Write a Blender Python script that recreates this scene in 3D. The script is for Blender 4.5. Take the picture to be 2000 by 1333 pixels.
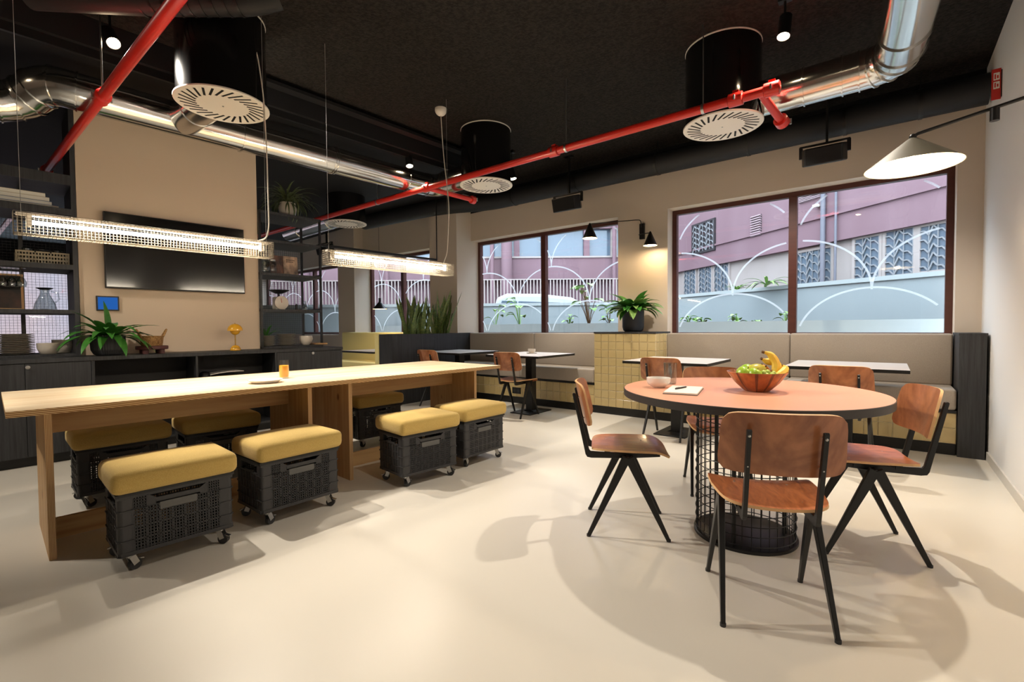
import bpy, bmesh, math, random
from mathutils import Vector, Matrix
R = math.radians
for o in list(bpy.data.objects): bpy.data.objects.remove(o, do_unlink=True)
S = bpy.context.scene
C = S.collection
rnd = random.Random(7)

# ---------------------------------------------------------------- camera
F, YAW, PITCH, ROLL, DD, H = 920.0, R(-38.618), R(-1.686), R(-0.456), R(3.399), 1.12
_f = Vector((math.sin(YAW)*math.cos(PITCH), math.cos(YAW)*math.cos(PITCH), math.sin(PITCH)))
_r0 = Vector((math.cos(YAW), -math.sin(YAW), 0)); _u0 = _r0.cross(_f)
_r = _r0*math.cos(ROLL) + _u0*math.sin(ROLL)
_u = -_r0*math.sin(ROLL) + _u0*math.cos(ROLL)
CAM = Vector((0, 0, H))
cd = bpy.data.cameras.new('camera'); cam = bpy.data.objects.new('camera', cd); C.objects.link(cam)
cd.sensor_width = 36; cd.lens = F/2000*36; cd.clip_start = .05; cd.clip_end = 200
cam.matrix_world = Matrix(((_r.x, _u.x, -_f.x, 0), (_r.y, _u.y, -_f.y, 0), (_r.z, _u.z, -_f.z, H), (0, 0, 0, 1)))
S.camera = cam
S.view_settings.view_transform = 'Standard'; S.view_settings.look = 'None'
S.view_settings.gamma = 1; S.view_settings.use_curve_mapping = False
S.view_settings.exposure = 0.66

# ---------------------------------------------------------------- world: overcast sky above the street
w = bpy.data.worlds.new('sky'); S.world = w; w.use_nodes = True
bg = w.node_tree.nodes['Background']
bg.inputs[0].default_value = (.72, .85, 1.0, 1); bg.inputs[1].default_value = 5.6

# ---------------------------------------------------------------- pixel helpers (2000 x 1333 frame)
def ray(x, y): return _r*((x-1000)/F) - _u*((y-666.5)/F) + _f
def fl(x, y, z=0.0):
    d = ray(x, y); return CAM + d*((z-H)/d.z)
def onY(x, y, Y):
    d = ray(x, y); return CAM + d*(Y/d.y)
def onX(x, y, X):
    d = ray(x, y); return CAM + d*(X/d.x)
def dep(x, y, d): return CAM + ray(x, y)*d
EX = Vector((math.cos(DD), -math.sin(DD), 0)); EY = Vector((math.sin(DD), math.cos(DD), 0))
def Dw(a, b, z=0.0): return EX*a + EY*b + Vector((0, 0, z))
def toD(p): return Vector((p.dot(EX), p.dot(EY), p.z))
def onA(x, y, A):
    d = ray(x, y); return toD(CAM + d*(A/d.dot(EX)))

# ---------------------------------------------------------------- mesh helpers
class MB:
    def __init__(s): s.v = []; s.f = []; s.mi = []; s.m = 0
    def _add(s, vs, fs):
        n = len(s.v); s.v += [tuple(p) for p in vs]
        for q in fs: s.f.append([i+n for i in q]); s.mi.append(s.m)
    def box(s, x0, x1, y0, y1, z0, z1, M=None):
        vs = [Vector((x, y, z)) for z in (z0, z1) for y in (y0, y1) for x in (x0, x1)]
        if M: vs = [M @ p for p in vs]
        s._add(vs, [(0, 2, 3, 1), (4, 5, 7, 6), (0, 1, 5, 4), (2, 6, 7, 3), (0, 4, 6, 2), (1, 3, 7, 5)]); return s
    def bar(s, p0, p1, w, h, up=(0, 0, 1), w1=None, h1=None):
        p0 = Vector(p0); p1 = Vector(p1); d = (p1-p0).normalized(); up = Vector(up)
        if abs(d.dot(up)) > .98: up = Vector((1, 0, 0)) if abs(d.x) < .9 else Vector((0, 1, 0))
        x = d.cross(up).normalized(); y = x.cross(d)
        w1 = w if w1 is None else w1; h1 = h if h1 is None else h1
        vs = [p+x*(sx*a/2)+y*(sy*b/2) for p, a, b in ((p0, w, h), (p1, w1, h1)) for sx, sy in ((-1, -1), (1, -1), (1, 1), (-1, 1))]
        s._add(vs, [(3, 2, 1, 0), (4, 5, 6, 7), (0, 1, 5, 4), (1, 2, 6, 5), (2, 3, 7, 6), (3, 0, 4, 7)]); return s
    def tube(s, pts, r, n=12, caps=True, closed=False):
        pts = [Vector(p) for p in pts]; m = len(pts); rr = r if isinstance(r, (list, tuple)) else [r]*m
        base = len(s.v); prev = None
        for i, p in enumerate(pts):
            if closed: t = pts[(i+1) % m]-pts[i-1]
            else: t = pts[min(i+1, m-1)]-pts[max(i-1, 0)]
            t.normalize()
            if prev is None:
                a = Vector((0, 0, 1)) if abs(t.z) < .9 else Vector((1, 0, 0)); x = t.cross(a).normalized()
            else: x = (prev-t*prev.dot(t)).normalized()
            prev = x; y = t.cross(x)
            for k in range(n):
                an = 2*math.pi*k/n; s.v.append(tuple(p+(x*math.cos(an)+y*math.sin(an))*rr[i]))
        for i in range(m if closed else m-1):
            a = base+i*n; b = base+((i+1) % m)*n
            for k in range(n): s.f.append([a+k, a+(k+1) % n, b+(k+1) % n, b+k]); s.mi.append(s.m)
        if caps and not closed:
            s.f.append([base+k for k in range(n)][::-1]); s.f.append([base+(m-1)*n+k for k in range(n)]); s.mi += [s.m, s.m]
        return s
    def cyl(s, p0, p1, r, n=16, r1=None): return s.tube([p0, p1], [r, r if r1 is None else r1], n)
    def lathe(s, prof, n=32, c=(0, 0, 0), wob=None, cap=True):
        base = len(s.v); m = len(prof)
        for i, (r, z) in enumerate(prof):
            for k in range(n):
                an = 2*math.pi*k/n; q = r*(wob(an, z) if wob else 1)
                s.v.append((c[0]+q*math.cos(an), c[1]+q*math.sin(an), c[2]+z))
        for i in range(m-1):
            a = base+i*n; b = a+n
            for k in range(n): s.f.append([a+k, a+(k+1) % n, b+(k+1) % n, b+k]); s.mi.append(s.m)
        for i, rev in ((0, True), (m-1, False)):
            if cap and prof[i][0] > 1e-5:
                q = [base+i*n+k for k in range(n)]; s.f.append(q[::-1] if rev else q); s.mi.append(s.m)
        return s
    def sph(s, c, r, n=16, m=10, sx=1, sy=1, sz=1):
        pr = [(max(1e-6, math.sin(math.pi*i/m)), -math.cos(math.pi*i/m)) for i in range(m+1)]
        b = len(s.v); s.lathe(pr, n)
        for i in range(b, len(s.v)):
            x, y, z = s.v[i]; s.v[i] = (c[0]+x*r*sx, c[1]+y*r*sy, c[2]+z*r*sz)
        return s
    def prism(s, poly, t0, t1, axis='y'):
        # poly: 2D points; extruded along axis between t0 and t1
        def P(u, v, t): return {'y': (u, t, v), 'z': (u, v, t), 'x': (t, u, v)}[axis]
        n = len(poly); vs = [P(u, v, t0) for u, v in poly]+[P(u, v, t1) for u, v in poly]
        s._add(vs, [list(range(n))[::-1], list(range(n, 2*n))]+[(i, (i+1) % n, n+(i+1) % n, n+i) for i in range(n)]); return s
    def grid(s, fn, nu, nv, closed_u=False):
        b = len(s.v)
        for j in range(nv+1):
            for i in range(nu+1): s.v.append(tuple(fn(i/nu, j/nv)))
        for j in range(nv):
            for i in range(nu):
                a = b+j*(nu+1)+i; s.f.append([a, a+1, a+nu+2, a+nu+1]); s.mi.append(s.m)
        return s
    def build(s, name, mat, parent=None, loc=None, rz=None, smooth=None, bevel=None, seg=2, solid=None):
        me = bpy.data.meshes.new(name); me.from_pydata(s.v, [], s.f); me.validate()
        mats = mat if isinstance(mat, (list, tuple)) else [mat]
        for q in mats: me.materials.append(q)
        if len(mats) > 1: me.polygons.foreach_set('material_index', s.mi)
        bm = bmesh.new(); bm.from_mesh(me); bmesh.ops.recalc_face_normals(bm, faces=bm.faces); bm.to_mesh(me); bm.free()
        if smooth is not None:
            me.polygons.foreach_set('use_smooth', [True]*len(me.polygons)); me.set_sharp_from_angle(angle=R(smooth))
        o = bpy.data.objects.new(name, me); C.objects.link(o)
        if parent: o.parent = parent
        if loc is not None: o.location = loc
        if rz is not None: o.rotation_euler = (0, 0, rz)
        if solid:
            md = o.modifiers.new('solid', 'SOLIDIFY'); md.thickness = solid; md.offset = 0
        if bevel:
            md = o.modifiers.new('bevel', 'BEVEL'); md.width = bevel; md.segments = seg; md.limit_method = 'ANGLE'; md.angle_limit = R(40)
        return o
def tag(o, label=None, cat=None, group=None, kind=None):
    if label: o['label'] = label
    if cat: o['category'] = cat
    if group: o['group'] = group
    if kind: o['kind'] = kind
    return o
def thing(name, loc, rz, label, cat, group=None):
    o = bpy.data.objects.new(name, None); C.objects.link(o); o.empty_display_size = .1
    o.location = loc; o.rotation_euler = (0, 0, rz); return tag(o, label, cat, group)
def kids(o): return [c for c in bpy.data.objects if c.parent == o]
def copy_tree(o, parent=None):
    c = o.copy(); C.objects.link(c)
    if parent: c.parent = parent; c.matrix_parent_inverse = o.matrix_parent_inverse.copy()
    for k in list(o.children): copy_tree(k, c)
    return c
def place(o, loc, rz, label):
    o.location = loc; o.rotation_euler = (0, 0, rz); o['label'] = label; return o
def bx(name, m, x0, x1, y0, y1, z0, z1, parent=None, bevel=None): return MB().box(x0, x1, y0, y1, z0, z1).build(name, m, parent, bevel=bevel)
def rbox(name, m, sx, sy, sz, r, parent=None, c=(0, 0, 0), crown=0, seg=4, extra=None):
    """rounded, softly crowned block standing on z=c.z"""
    bm = bmesh.new(); bmesh.ops.create_cube(bm, size=1)
    for v in bm.verts: v.co = Vector((v.co.x*sx, v.co.y*sy, v.co.z*sz))
    bmesh.ops.bevel(bm, geom=list(bm.edges), offset=r, segments=seg, profile=.5, affect='EDGES')
    if crown:
        bmesh.ops.subdivide_edges(bm, edges=[e for e in bm.edges if e.calc_length() > .12], cuts=5, use_grid_fill=True)
    for v in bm.verts:
        if crown and v.co.z > 0:
            u = 1-min(1, abs(v.co.x)/(sx/2))**2; q = 1-min(1, abs(v.co.y)/(sy/2))**2; v.co.z += crown*u*q
        v.co += Vector((c[0], c[1], c[2]+sz/2))
    me = bpy.data.meshes.new(name); bm.normal_update(); bm.to_mesh(me); bm.free(); me.materials.append(m)
    me.polygons.foreach_set('use_smooth', [True]*len(me.polygons)); me.set_sharp_from_angle(angle=R(50))
    o = bpy.data.objects.new(name, me); C.objects.link(o)
    if parent: o.parent = parent
    return o

# ---------------------------------------------------------------- materials
def lin(c):
    def q(v):
        v /= 255; return v/12.92 if v <= .04045 else ((v+.055)/1.055)**2.4
    return (q(c[0]), q(c[1]), q(c[2]), 1)
MATS = {}
def mat(name, col, rough=.5, metal=0, noise=None, bump=None, coat=0, emit=None, spec=.5, col2=None, sheen=0, trans=0, aniso=0, ior=1.45, alpha=1):
    """noise=(scale xyz, contrast): mixes col -> col2; bump=(scale xyz, strength, distance)"""
    m = bpy.data.materials.new(name); m.use_nodes = True; nt = m.node_tree; N = nt.nodes; L = nt.links
    b = N['Principled BSDF']; b.inputs['Base Color'].default_value = lin(col); b.inputs['Roughness'].default_value = rough
    b.inputs['Metallic'].default_value = metal; b.inputs['Coat Weight'].default_value = coat; b.inputs['Coat Roughness'].default_value = .08
    b.inputs['Specular IOR Level'].default_value = spec; b.inputs['IOR'].default_value = ior
    b.inputs['Transmission Weight'].default_value = trans; b.inputs['Sheen Weight'].default_value = sheen
    if alpha < 1: b.inputs['Alpha'].default_value = alpha
    if emit: b.inputs['Emission Color'].default_value = lin(emit[0]); b.inputs['Emission Strength'].default_value = emit[1]
    tc = mp = None
    def tex(scale, detail=3, kind='noise'):
        tc = N.new('ShaderNodeTexCoord'); mp = N.new('ShaderNodeMapping'); mp.inputs['Scale'].default_value = scale if hasattr(scale, '__len__') else (scale,)*3
        L.new(tc.outputs['Object'], mp.inputs[0]); t = N.new('ShaderNodeTexNoise'); t.inputs['Scale'].default_value = 1; t.inputs['Detail'].default_value = detail
        L.new(mp.outputs[0], t.inputs['Vector']); return t
    if noise:
        t = tex(noise[0], 4); r_ = N.new('ShaderNodeValToRGB'); c = noise[1]
        r_.color_ramp.elements[0].position = .5-c; r_.color_ramp.elements[1].position = .5+c
        r_.color_ramp.elements[0].color = lin(col); r_.color_ramp.elements[1].color = lin(col2)
        L.new(t.outputs[0], r_.inputs[0]); L.new(r_.outputs[0], b.inputs['Base Color'])
    if bump:
        t = tex(bump[0], 2); bn = N.new('ShaderNodeBump'); bn.inputs['Strength'].default_value = bump[1]; bn.inputs['Distance'].default_value = bump[2]
        L.new(t.outputs[0], bn.inputs['Height']); L.new(bn.outputs[0], b.inputs['Normal'])
    MATS[name] = m; return m
def wood(name, c1, c2, scale, rough=.45, dist=2.0, knots=None, coat=0):
    """long grain: stretched, distorted noise bands"""
    m = bpy.data.materials.new(name); m.use_nodes = True; nt = m.node_tree; N = nt.nodes; L = nt.links; b = N['Principled BSDF']
    b.inputs['Roughness'].default_value = rough; b.inputs['Coat Weight'].default_value = coat; b.inputs['Coat Roughness'].default_value = .12
    tc = N.new('ShaderNodeTexCoord'); mp = N.new('ShaderNodeMapping'); mp.inputs['Scale'].default_value = scale
    L.new(tc.outputs['Object'], mp.inputs[0])
    n1 = N.new('ShaderNodeTexNoise'); n1.inputs['Scale'].default_value = 1; n1.inputs['Detail'].default_value = 6; n1.inputs['Distortion'].default_value = dist
    L.new(mp.outputs[0], n1.inputs['Vector'])
    n2 = N.new('ShaderNodeTexNoise'); n2.inputs['Scale'].default_value = 6; n2.inputs['Detail'].default_value = 3
    L.new(mp.outputs[0], n2.inputs['Vector'])
    mx = N.new('ShaderNodeMath'); mx.operation = 'MULTIPLY_ADD'; mx.inputs[1].default_value = .35
    L.new(n2.outputs[0], mx.inputs[0]); L.new(n1.outputs[0], mx.inputs[2])
    r_ = N.new('ShaderNodeValToRGB'); r_.color_ramp.elements[0].position = .5; r_.color_ramp.elements[1].position = .86
    r_.color_ramp.elements[0].color = lin(c1); r_.color_ramp.elements[1].color = lin(c2)
    L.new(mx.outputs[0], r_.inputs[0]); out = r_.outputs[0]
    if knots:
        v = N.new('ShaderNodeTexVoronoi'); v.inputs['Scale'].default_value = 1; m2 = N.new('ShaderNodeMapping'); m2.inputs['Scale'].default_value = knots[0]
        L.new(tc.outputs['Object'], m2.inputs[0]); L.new(m2.outputs[0], v.inputs['Vector'])
        rk = N.new('ShaderNodeValToRGB'); rk.color_ramp.elements[0].position = .05; rk.color_ramp.elements[1].position = .11
        rk.color_ramp.elements[0].color = (1, 1, 1, 1); rk.color_ramp.elements[1].color = (0, 0, 0, 1)
        L.new(v.outputs['Distance'], rk.inputs[0])
        mi = N.new('ShaderNodeMix'); mi.data_type = 'RGBA'; L.new(rk.outputs[0], mi.inputs[0]); L.new(out, mi.inputs[6]); mi.inputs[7].default_value = lin(knots[1]); out = mi.outputs[2]
    L.new(out, b.inputs['Base Color']); MATS[name] = m; return m
def ply_edge(name, c1, c2, n):
    m = bpy.data.materials.new(name); m.use_nodes = True; nt = m.node_tree; N = nt.nodes; L = nt.links; b = N['Principled BSDF']; b.inputs['Roughness'].default_value = .6
    tc = N.new('ShaderNodeTexCoord'); mp = N.new('ShaderNodeMapping'); mp.inputs['Scale'].default_value = n; L.new(tc.outputs['Object'], mp.inputs[0])
    wv = N.new('ShaderNodeTexWave'); wv.wave_type = 'BANDS'; wv.bands_direction = 'DIAGONAL'; wv.inputs['Scale'].default_value = 1; wv.inputs['Distortion'].default_value = .6
    L.new(mp.outputs[0], wv.inputs['Vector']); r_ = N.new('ShaderNodeValToRGB'); r_.color_ramp.elements[0].position = .35; r_.color_ramp.elements[1].position = .65
    r_.color_ramp.elements[0].color = lin(c1); r_.color_ramp.elements[1].color = lin(c2); L.new(wv.outputs[0], r_.inputs[0]); L.new(r_.outputs[0], b.inputs['Base Color'])
    MATS[name] = m; return m
def thin_glass(name, tint, refl=1.0):
    m = bpy.data.materials.new(name); m.use_nodes = True; nt = m.node_tree; N = nt.nodes; L = nt.links; N.remove(N['Principled BSDF'])
    t = N.new('ShaderNodeBsdfTransparent'); t.inputs[0].default_value = tint; g = N.new('ShaderNodeBsdfGlossy'); g.inputs['Roughness'].default_value = .02
    fr = N.new('ShaderNodeLayerWeight'); fr.inputs[0].default_value = .5; pw = N.new('ShaderNodeMath'); pw.operation = 'POWER'; pw.inputs[1].default_value = 5
    ml = N.new('ShaderNodeMath'); ml.operation = 'MULTIPLY_ADD'; ml.inputs[1].default_value = .9; ml.inputs[2].default_value = .04*refl; ml.use_clamp = True
    L.new(fr.outputs['Facing'], pw.inputs[0]); L.new(pw.outputs[0], ml.inputs[0]); mx = N.new('ShaderNodeMixShader'); L.new(ml.outputs[0], mx.inputs[0]); L.new(t.outputs[0], mx.inputs[1]); L.new(g.outputs[0], mx.inputs[2])
    L.new(mx.outputs[0], N['Material Output'].inputs[0]); MATS[name] = m; return m
def emis(name, col, st):
    m = bpy.data.materials.new(name); m.use_nodes = True; nt = m.node_tree; N = nt.nodes; N.remove(N['Principled BSDF'])
    e = N.new('ShaderNodeEmission'); e.inputs[0].default_value = lin(col); e.inputs[1].default_value = st
    nt.links.new(e.outputs[0], N['Material Output'].inputs[0]); MATS[name] = m; return m

M_FLOOR = mat('floor resin', (214, 207, 194), .28, noise=((.9, .9, .9), .3), col2=(221, 215, 203), bump=((14, 14, 14), .03, .002), spec=.4)
M_CEIL = mat('sprayed black ceiling', (30, 28, 27), .95, noise=((40, 40, 40), .12), col2=(44, 41, 38), bump=((55, 55, 55), 1.0, .012), spec=.15)
M_BLACKP = mat('black paint', (22, 22, 24), .7, spec=.3)
M_BEIGE = mat('beige wall paint', (208, 195, 180), .85, bump=((90, 90, 90), .05, .001), spec=.25)
M_TVWALL = mat('sand wall paint', (208, 188, 165), .85, bump=((90, 90, 90), .05, .001), spec=.25)
M_WHITE = mat('white wall paint', (226, 224, 222), .8, bump=((90, 90, 90), .05, .001), spec=.25)
M_SKIRT = mat('grey skirting', (205, 200, 192), .5)
M_FRAME = mat('window frame bronze', (74, 40, 34), .4, noise=((3, 3, 30), .3), col2=(86, 48, 40))
M_GLASS = thin_glass('window glass', (.95, .97, .97, 1))
M_VINYL = mat('white etched line', (236, 240, 240), .8, alpha=.6)
_nt = M_VINYL.node_tree; _t = _nt.nodes.new('ShaderNodeBsdfTranslucent'); _t.inputs[0].default_value = (.9, .92, .92, 1); _p = _nt.nodes.new('ShaderNodeBsdfTransparent'); _x = _nt.nodes.new('ShaderNodeMixShader'); _x.inputs[0].default_value = .62; _nt.links.new(_p.outputs[0], _x.inputs[1]); _nt.links.new(_t.outputs[0], _x.inputs[2]); _nt.links.new(_x.outputs[0], _nt.nodes['Material Output'].inputs[0])
M_BWOOD = wood('black stained oak', (30, 31, 34), (52, 53, 56), (60, 60, 2.2), .55, .4)
M_NOOK = mat('dark nook lining', (33, 33, 35), .6)
M_BMETAL = mat('black powder coat', (20, 20, 21), .38, spec=.5)
M_TILE = mat('mustard glazed tile', (196, 174, 120), .22, noise=((6, 6, 6), .35), col2=(205, 184, 134), coat=.3)
M_GROUT = mat('cream grout', (236, 224, 190), .9)
M_GREYF = mat('taupe woven fabric', (160, 149, 137), .95, noise=((260, 260, 90), .3), col2=(176, 165, 152), bump=((300, 300, 120), .3, .002), sheen=.2)
M_YELF = mat('mustard woven fabric', (184, 153, 80), .95, noise=((320, 320, 320), .22), col2=(206, 177, 106), bump=((330, 330, 330), .4, .002), sheen=.15)
M_YELS = mat('pale yellow upholstery', (232, 218, 152), .8)
M_PINE = wood('pine table top', (232, 215, 186), (212, 184, 142), (9, .55, 9), .5, 1.2)
M_PINEB = wood('pine board', (206, 168, 116), (178, 134, 84), (9, .55, 9), .55, 1.6, knots=((3.1, 1.7, 6), (112, 66, 36)))
M_PINEV = wood('pine leg panel', (205, 170, 122), (180, 138, 92), (9, 9, .6), .55, 1.6, knots=((5, 5, 3.2), (120, 74, 42)))
M_EDGE = ply_edge('ply edge long', (222, 190, 140), (168, 122, 74), (0, 18, 60))
M_EDGEV = ply_edge('ply edge upright', (215, 182, 132), (158, 112, 70), (70, 120, 0))
M_VENEER = wood('beech veneer', (178, 114, 74), (136, 80, 48), (16, 5, 3.2), .32, 2.2, coat=.35)
M_SEATV = wood('beech seat veneer', (198, 120, 72), (152, 84, 46), (5, 18, 6), .3, 2.2, coat=.35)
M_VEDGE = mat('veneer edge', (222, 178, 128), .6)
M_SALMON = mat('salmon laminate', (228, 164, 134), .36)
M_DKEDGE = mat('dark table edge', (52, 48, 46), .5)
M_TTOP = mat('pale laminate', (214, 208, 204), .35)
M_CRATE = mat('grey crate plastic', (52, 52, 54), .45)
M_LABEL = mat('crate label grey', (92, 92, 90), .5)
M_STEEL = mat('zinc steel', (190, 190, 188), .3, 1)
M_RUBBER = mat('wheel rubber', (44, 44, 46), .5)
M_DUCT = mat('galvanised duct', (214, 214, 212), .16, 1, bump=((3, 3, 14), .1, .01))
M_BDUCT = mat('black lacquered duct', (14, 14, 15), .16, coat=.6)
M_BPIPE = mat('black insulation', (26, 27, 30), .6, bump=((8, 8, 8), .15, .01))
M_RED = mat('fire pipe red', (196, 38, 28), .3, coat=.4)
M_WHITEM = mat('white metal', (232, 226, 216), .45)
M_SLOT = mat('slot black', (8, 8, 8), .8)
M_CER = mat('off white ceramic', (214, 204, 190), .3, coat=.3)
M_PORC = mat('white porcelain', (236, 232, 226), .25, coat=.3)
M_CERG = mat('speckled ceramic', (196, 190, 178), .35, noise=((60, 60, 60), .2), col2=(176, 168, 156))
M_POT = mat('charcoal pot', (54, 55, 58), .55)
M_POTB = mat('blue black pot', (34, 37, 44), .5)
M_SOIL = mat('soil', (48, 36, 28), .95, bump=((40, 40, 40), .8, .01))
M_LEAF = mat('leaf green', (44, 104, 40), .38, noise=((14, 14, 14), .25), col2=(78, 142, 54))
M_LEAF2 = mat('leaf light green', (92, 142, 60), .4, noise=((12, 12, 12), .3), col2=(150, 178, 100))
M_SNAKE = mat('snake plant leaf', (54, 92, 52), .4, noise=((26, 26, 60), .2), col2=(128, 140, 76))
M_DKLEAF = mat('dark thin leaf', (52, 66, 42), .5, noise=((10, 10, 10), .3), col2=(96, 106, 66))
M_TV = mat('television screen', (9, 9, 10), .14, coat=.2)
M_TVB = mat('television bezel', (14, 14, 15), .4)
M_WICK = mat('wicker', (176, 136, 84), .8, noise=((70, 70, 90), .15), col2=(120, 82, 46), bump=((80, 80, 120), .8, .004))
M_PURP = mat('stained wood stand', (92, 54, 52), .5)
M_YLAMP = mat('mustard enamel', (222, 164, 40), .25, coat=.5)
M_GOLD = mat('brass', (200, 160, 90), .25, 1)
M_JUICE = mat('orange juice', (252, 178, 30), .35)
M_CLEAR = thin_glass('drinking glass', (.86, .89, .89, 1), 2.5)
M_CLEARJ = thin_glass('juice glass', (.985, .985, .98, 1), 1.5)
M_PAPER = mat('paper', (236, 232, 222), .8)
M_BOWLD = wood('dark bowl stave', (110, 56, 28), (72, 34, 16), (7, 7, 3), .35, 1.5, coat=.3)
M_BOWLW = wood('acacia bowl', (182, 104, 52), (112, 54, 24), (7, 7, 3), .35, 1.5, coat=.3)
M_APPLE = mat('green apple', (138, 186, 40), .3, noise=((9, 9, 9), .3), col2=(176, 206, 70), coat=.3)
M_PEACH = mat('peach', (228, 140, 74), .5, noise=((12, 12, 12), .25), col2=(236, 176, 90))
M_MANGO = mat('yellow green mango', (160, 180, 60), .35, noise=((7, 7, 7), .25), col2=(232, 196, 80))
M_GRAPE = mat('green grape', (176, 196, 96), .25, coat=.3)
M_BAN = mat('banana', (240, 196, 66), .45, noise=((14, 14, 14), .3), col2=(246, 212, 96))
M_STEM = mat('brown stem', (96, 66, 38), .7)
M_LAMPIN = mat('lamp shade inside', (244, 232, 200), .6)
M_LAMPOUT = mat('lamp shade olive grey', (104, 98, 82), .5)
M_TUBE = emis('lit tube', (255, 240, 216), 80)
M_SPOTL = emis('spot lens', (255, 226, 184), 60)
M_BULB = emis('warm bulb', (255, 214, 150), 60)
M_SCREEN = emis('tablet screen', (44, 104, 190), .5)
M_WIREW = mat('white wire', (226, 220, 208), .5)
M_STRING = mat('grey cable', (150, 148, 144), .6)
M_MESHW = mat('lamp mesh wire', (150, 142, 128), .5, .2)
# ================================================================ STRUCTURE
YW, XR, ZC = 5.90, 0.65, 3.36
YG = YW+.17
def struct(o): o['kind'] = 'structure'; return o
struct(bx('floor', M_FLOOR, -15.6, 1.2, -4.2, YW+.3, -.12, 0))
struct(bx('ceiling', M_CEIL, -15.6, 1.2, -4.2, YW+.3, ZC, ZC+.15))
struct(bx('wall_right', M_WHITE, XR, XR+.2, -4.2, YW+.3, 0, ZC))
struct(bx('baseboard_right', M_SKIRT, XR-.012, XR, -4.2, YW-.5, 0, .07))
struct(bx('wall_front', M_BEIGE, -15.6, XR+.2, -4.2, -4.0, 0, ZC))
# window wall
PXL = onY(920, 460, YW).x                       # right cheek of the pier, left edge of window 2
w1 = (onY(1304, 400, YW).x, onY(1870, 330, YW).x)
w2 = (PXL, onY(1207, 413, YW).x)
PY0 = onX(892, 500, PXL).y                      # pier front
PX0 = onY(839, 500, PY0).x
w3 = (onY(709, 500, YW).x, PX0+.12)
w4 = (onY(508, 500, YW).x, onY(661, 500, YW).x)
ZH, ZS = 2.595, .98
b = MB()
xs = [-15.6, w4[0], w4[1], w3[0], w3[1], w2[0], w2[1], w1[0], w1[1], XR]
for i in range(0, len(xs), 2): b.box(xs[i], xs[i+1], YW, YW+.28, 0, ZC)
for q in (w1, w2, w3, w4):
    b.box(q[0], q[1], YW, YW+.28, 0, ZS); b.box(q[0], q[1], YW, YW+.28, ZH, ZC)
struct(b.build('wall_back', M_BEIGE))
struct(bx('wall_pier', M_BEIGE, PX0, PXL, PY0, YW, 0, ZC))
struct(bx('wall_pier', M_BEIGE, w3[0]-.62, w3[0], YW-.22, YW, 0, ZC))
# far left wall with a tall glazed opening
b = MB(); b.box(-15.6, -15.4, -4.0, -.9, 0, ZC); b.box(-15.6, -15.4, 2.6, YW, 0, ZC); b.box(-15.6, -15.4, -.9, 2.6, 2.7, ZC); b.box(-15.6, -15.4, -.9, 2.6, 0, .5)
struct(b.build('wall_left', mat('dark far wall', (24, 24, 27), .8)))
struct(bx('wall_neighbour', mat('neighbour render', (120, 112, 116), .85, noise=((.6, .6, .3), .3), col2=(130, 100, 92)), -19, -18.8, -8, 9, -.7, 9))

def arcs(parent, x0, x1, cx, y, z0, z1):
    rx, rz, t = .665, .57, .010
    def seg(pts, name):
        m = MB(); n = len(pts)
        m.v = [p for q in pts for p in ((q[0][0], y, q[0][1]), (q[1][0], y, q[1][1]))]
        m.f = [[2*i, 2*i+1, 2*i+3, 2*i+2] for i in range(n-1)]; m.mi = [0]*len(m.f)
        m.build(name, M_VINYL, parent)
    for tier, pk in enumerate((1.50, 2.05, 2.62)):
        for k in range(-4, 5):
            c = cx+k*1.33+(0 if tier == 1 else .665); cur = []
            for i in range(41):
                an = math.pi*i/40; ca, sa = math.cos(an), math.sin(an)
                p = ((c+(rx+t)*ca, pk-rz+(rz+t)*sa), (c+(rx-t)*ca, pk-rz+(rz-t)*sa))
                ok = x0+.02 < c+rx*ca < x1-.02 and z0 < p[0][1] < z1
                if ok: cur.append(p)
                if (not ok or i == 40) and cur:
                    if len(cur) > 2: seg(cur, 'arc_line')
                    cur = []
def window(n, q, mull, cx, label):
    x0, x1 = q; t = .055
    o = thing('window_%d' % n, (0, 0, 0), 0, label, None); o['kind'] = 'structure'
    fr = MB()
    fr.box(x0, x0+t, YG, YG+.07, ZS, ZH); fr.box(x1-t, x1, YG, YG+.07, ZS, ZH); fr.box(x0+t, x1-t, YG, YG+.07, ZH-t, ZH); fr.box(x0+t, x1-t, YG, YG+.07, ZS, ZS+t)
    fr.build('window_frame', M_FRAME, o)
    bx('mullion', M_FRAME, mull-.04, mull+.04, YG-.005, YG+.075, ZS+t, ZH-t, o)
    for a, c in ((x0+t, mull-.04), (mull+.04, x1-t)):
        bx('pane', M_GLASS, a, c, YG+.03, YG+.036, ZS+t, ZH-t, o)
        arcs(o, a, c, cx, YG+.028, ZS+t, ZH-t)
    return o
window(1, w1, onY(1548, 500, YG).x, onY(1556, 500, YG).x, 'large two-pane window on the right with white arc decals')
window(2, w2, onY(1061, 500, YG).x, onY(1075, 529, YG).x, 'two-pane window behind the wall lamp with arc decals')
window(3, w3, onY(786, 560, YG).x, onY(825, 560, YG).x, 'two-pane window behind the snake plants')
window(4, w4, onY(613, 560, YG).x, onY(570, 560, YG).x, 'distant two-pane window behind the open shelf')
o = thing('window_5', (0, 0, 0), 0, 'tall glazing seen through the left shelf', None); o['kind'] = 'structure'
fr = MB()
for y in (-.9, .28, 1.42, 2.54): fr.box(-15.48, -15.4, y, y+.06, .5, 2.7)
fr.box(-15.48, -15.4, -.84, 2.54, 2.64, 2.7); fr.box(-15.48, -15.4, -.84, 2.54, .5, .56); fr.build('window_frame', M_FRAME, o)
for y0, y1 in ((-.84, .28), (.34, 1.42), (1.48, 2.54)): bx('pane', M_GLASS, -15.45, -15.444, y0, y1, .56, 2.64, o)

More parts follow.
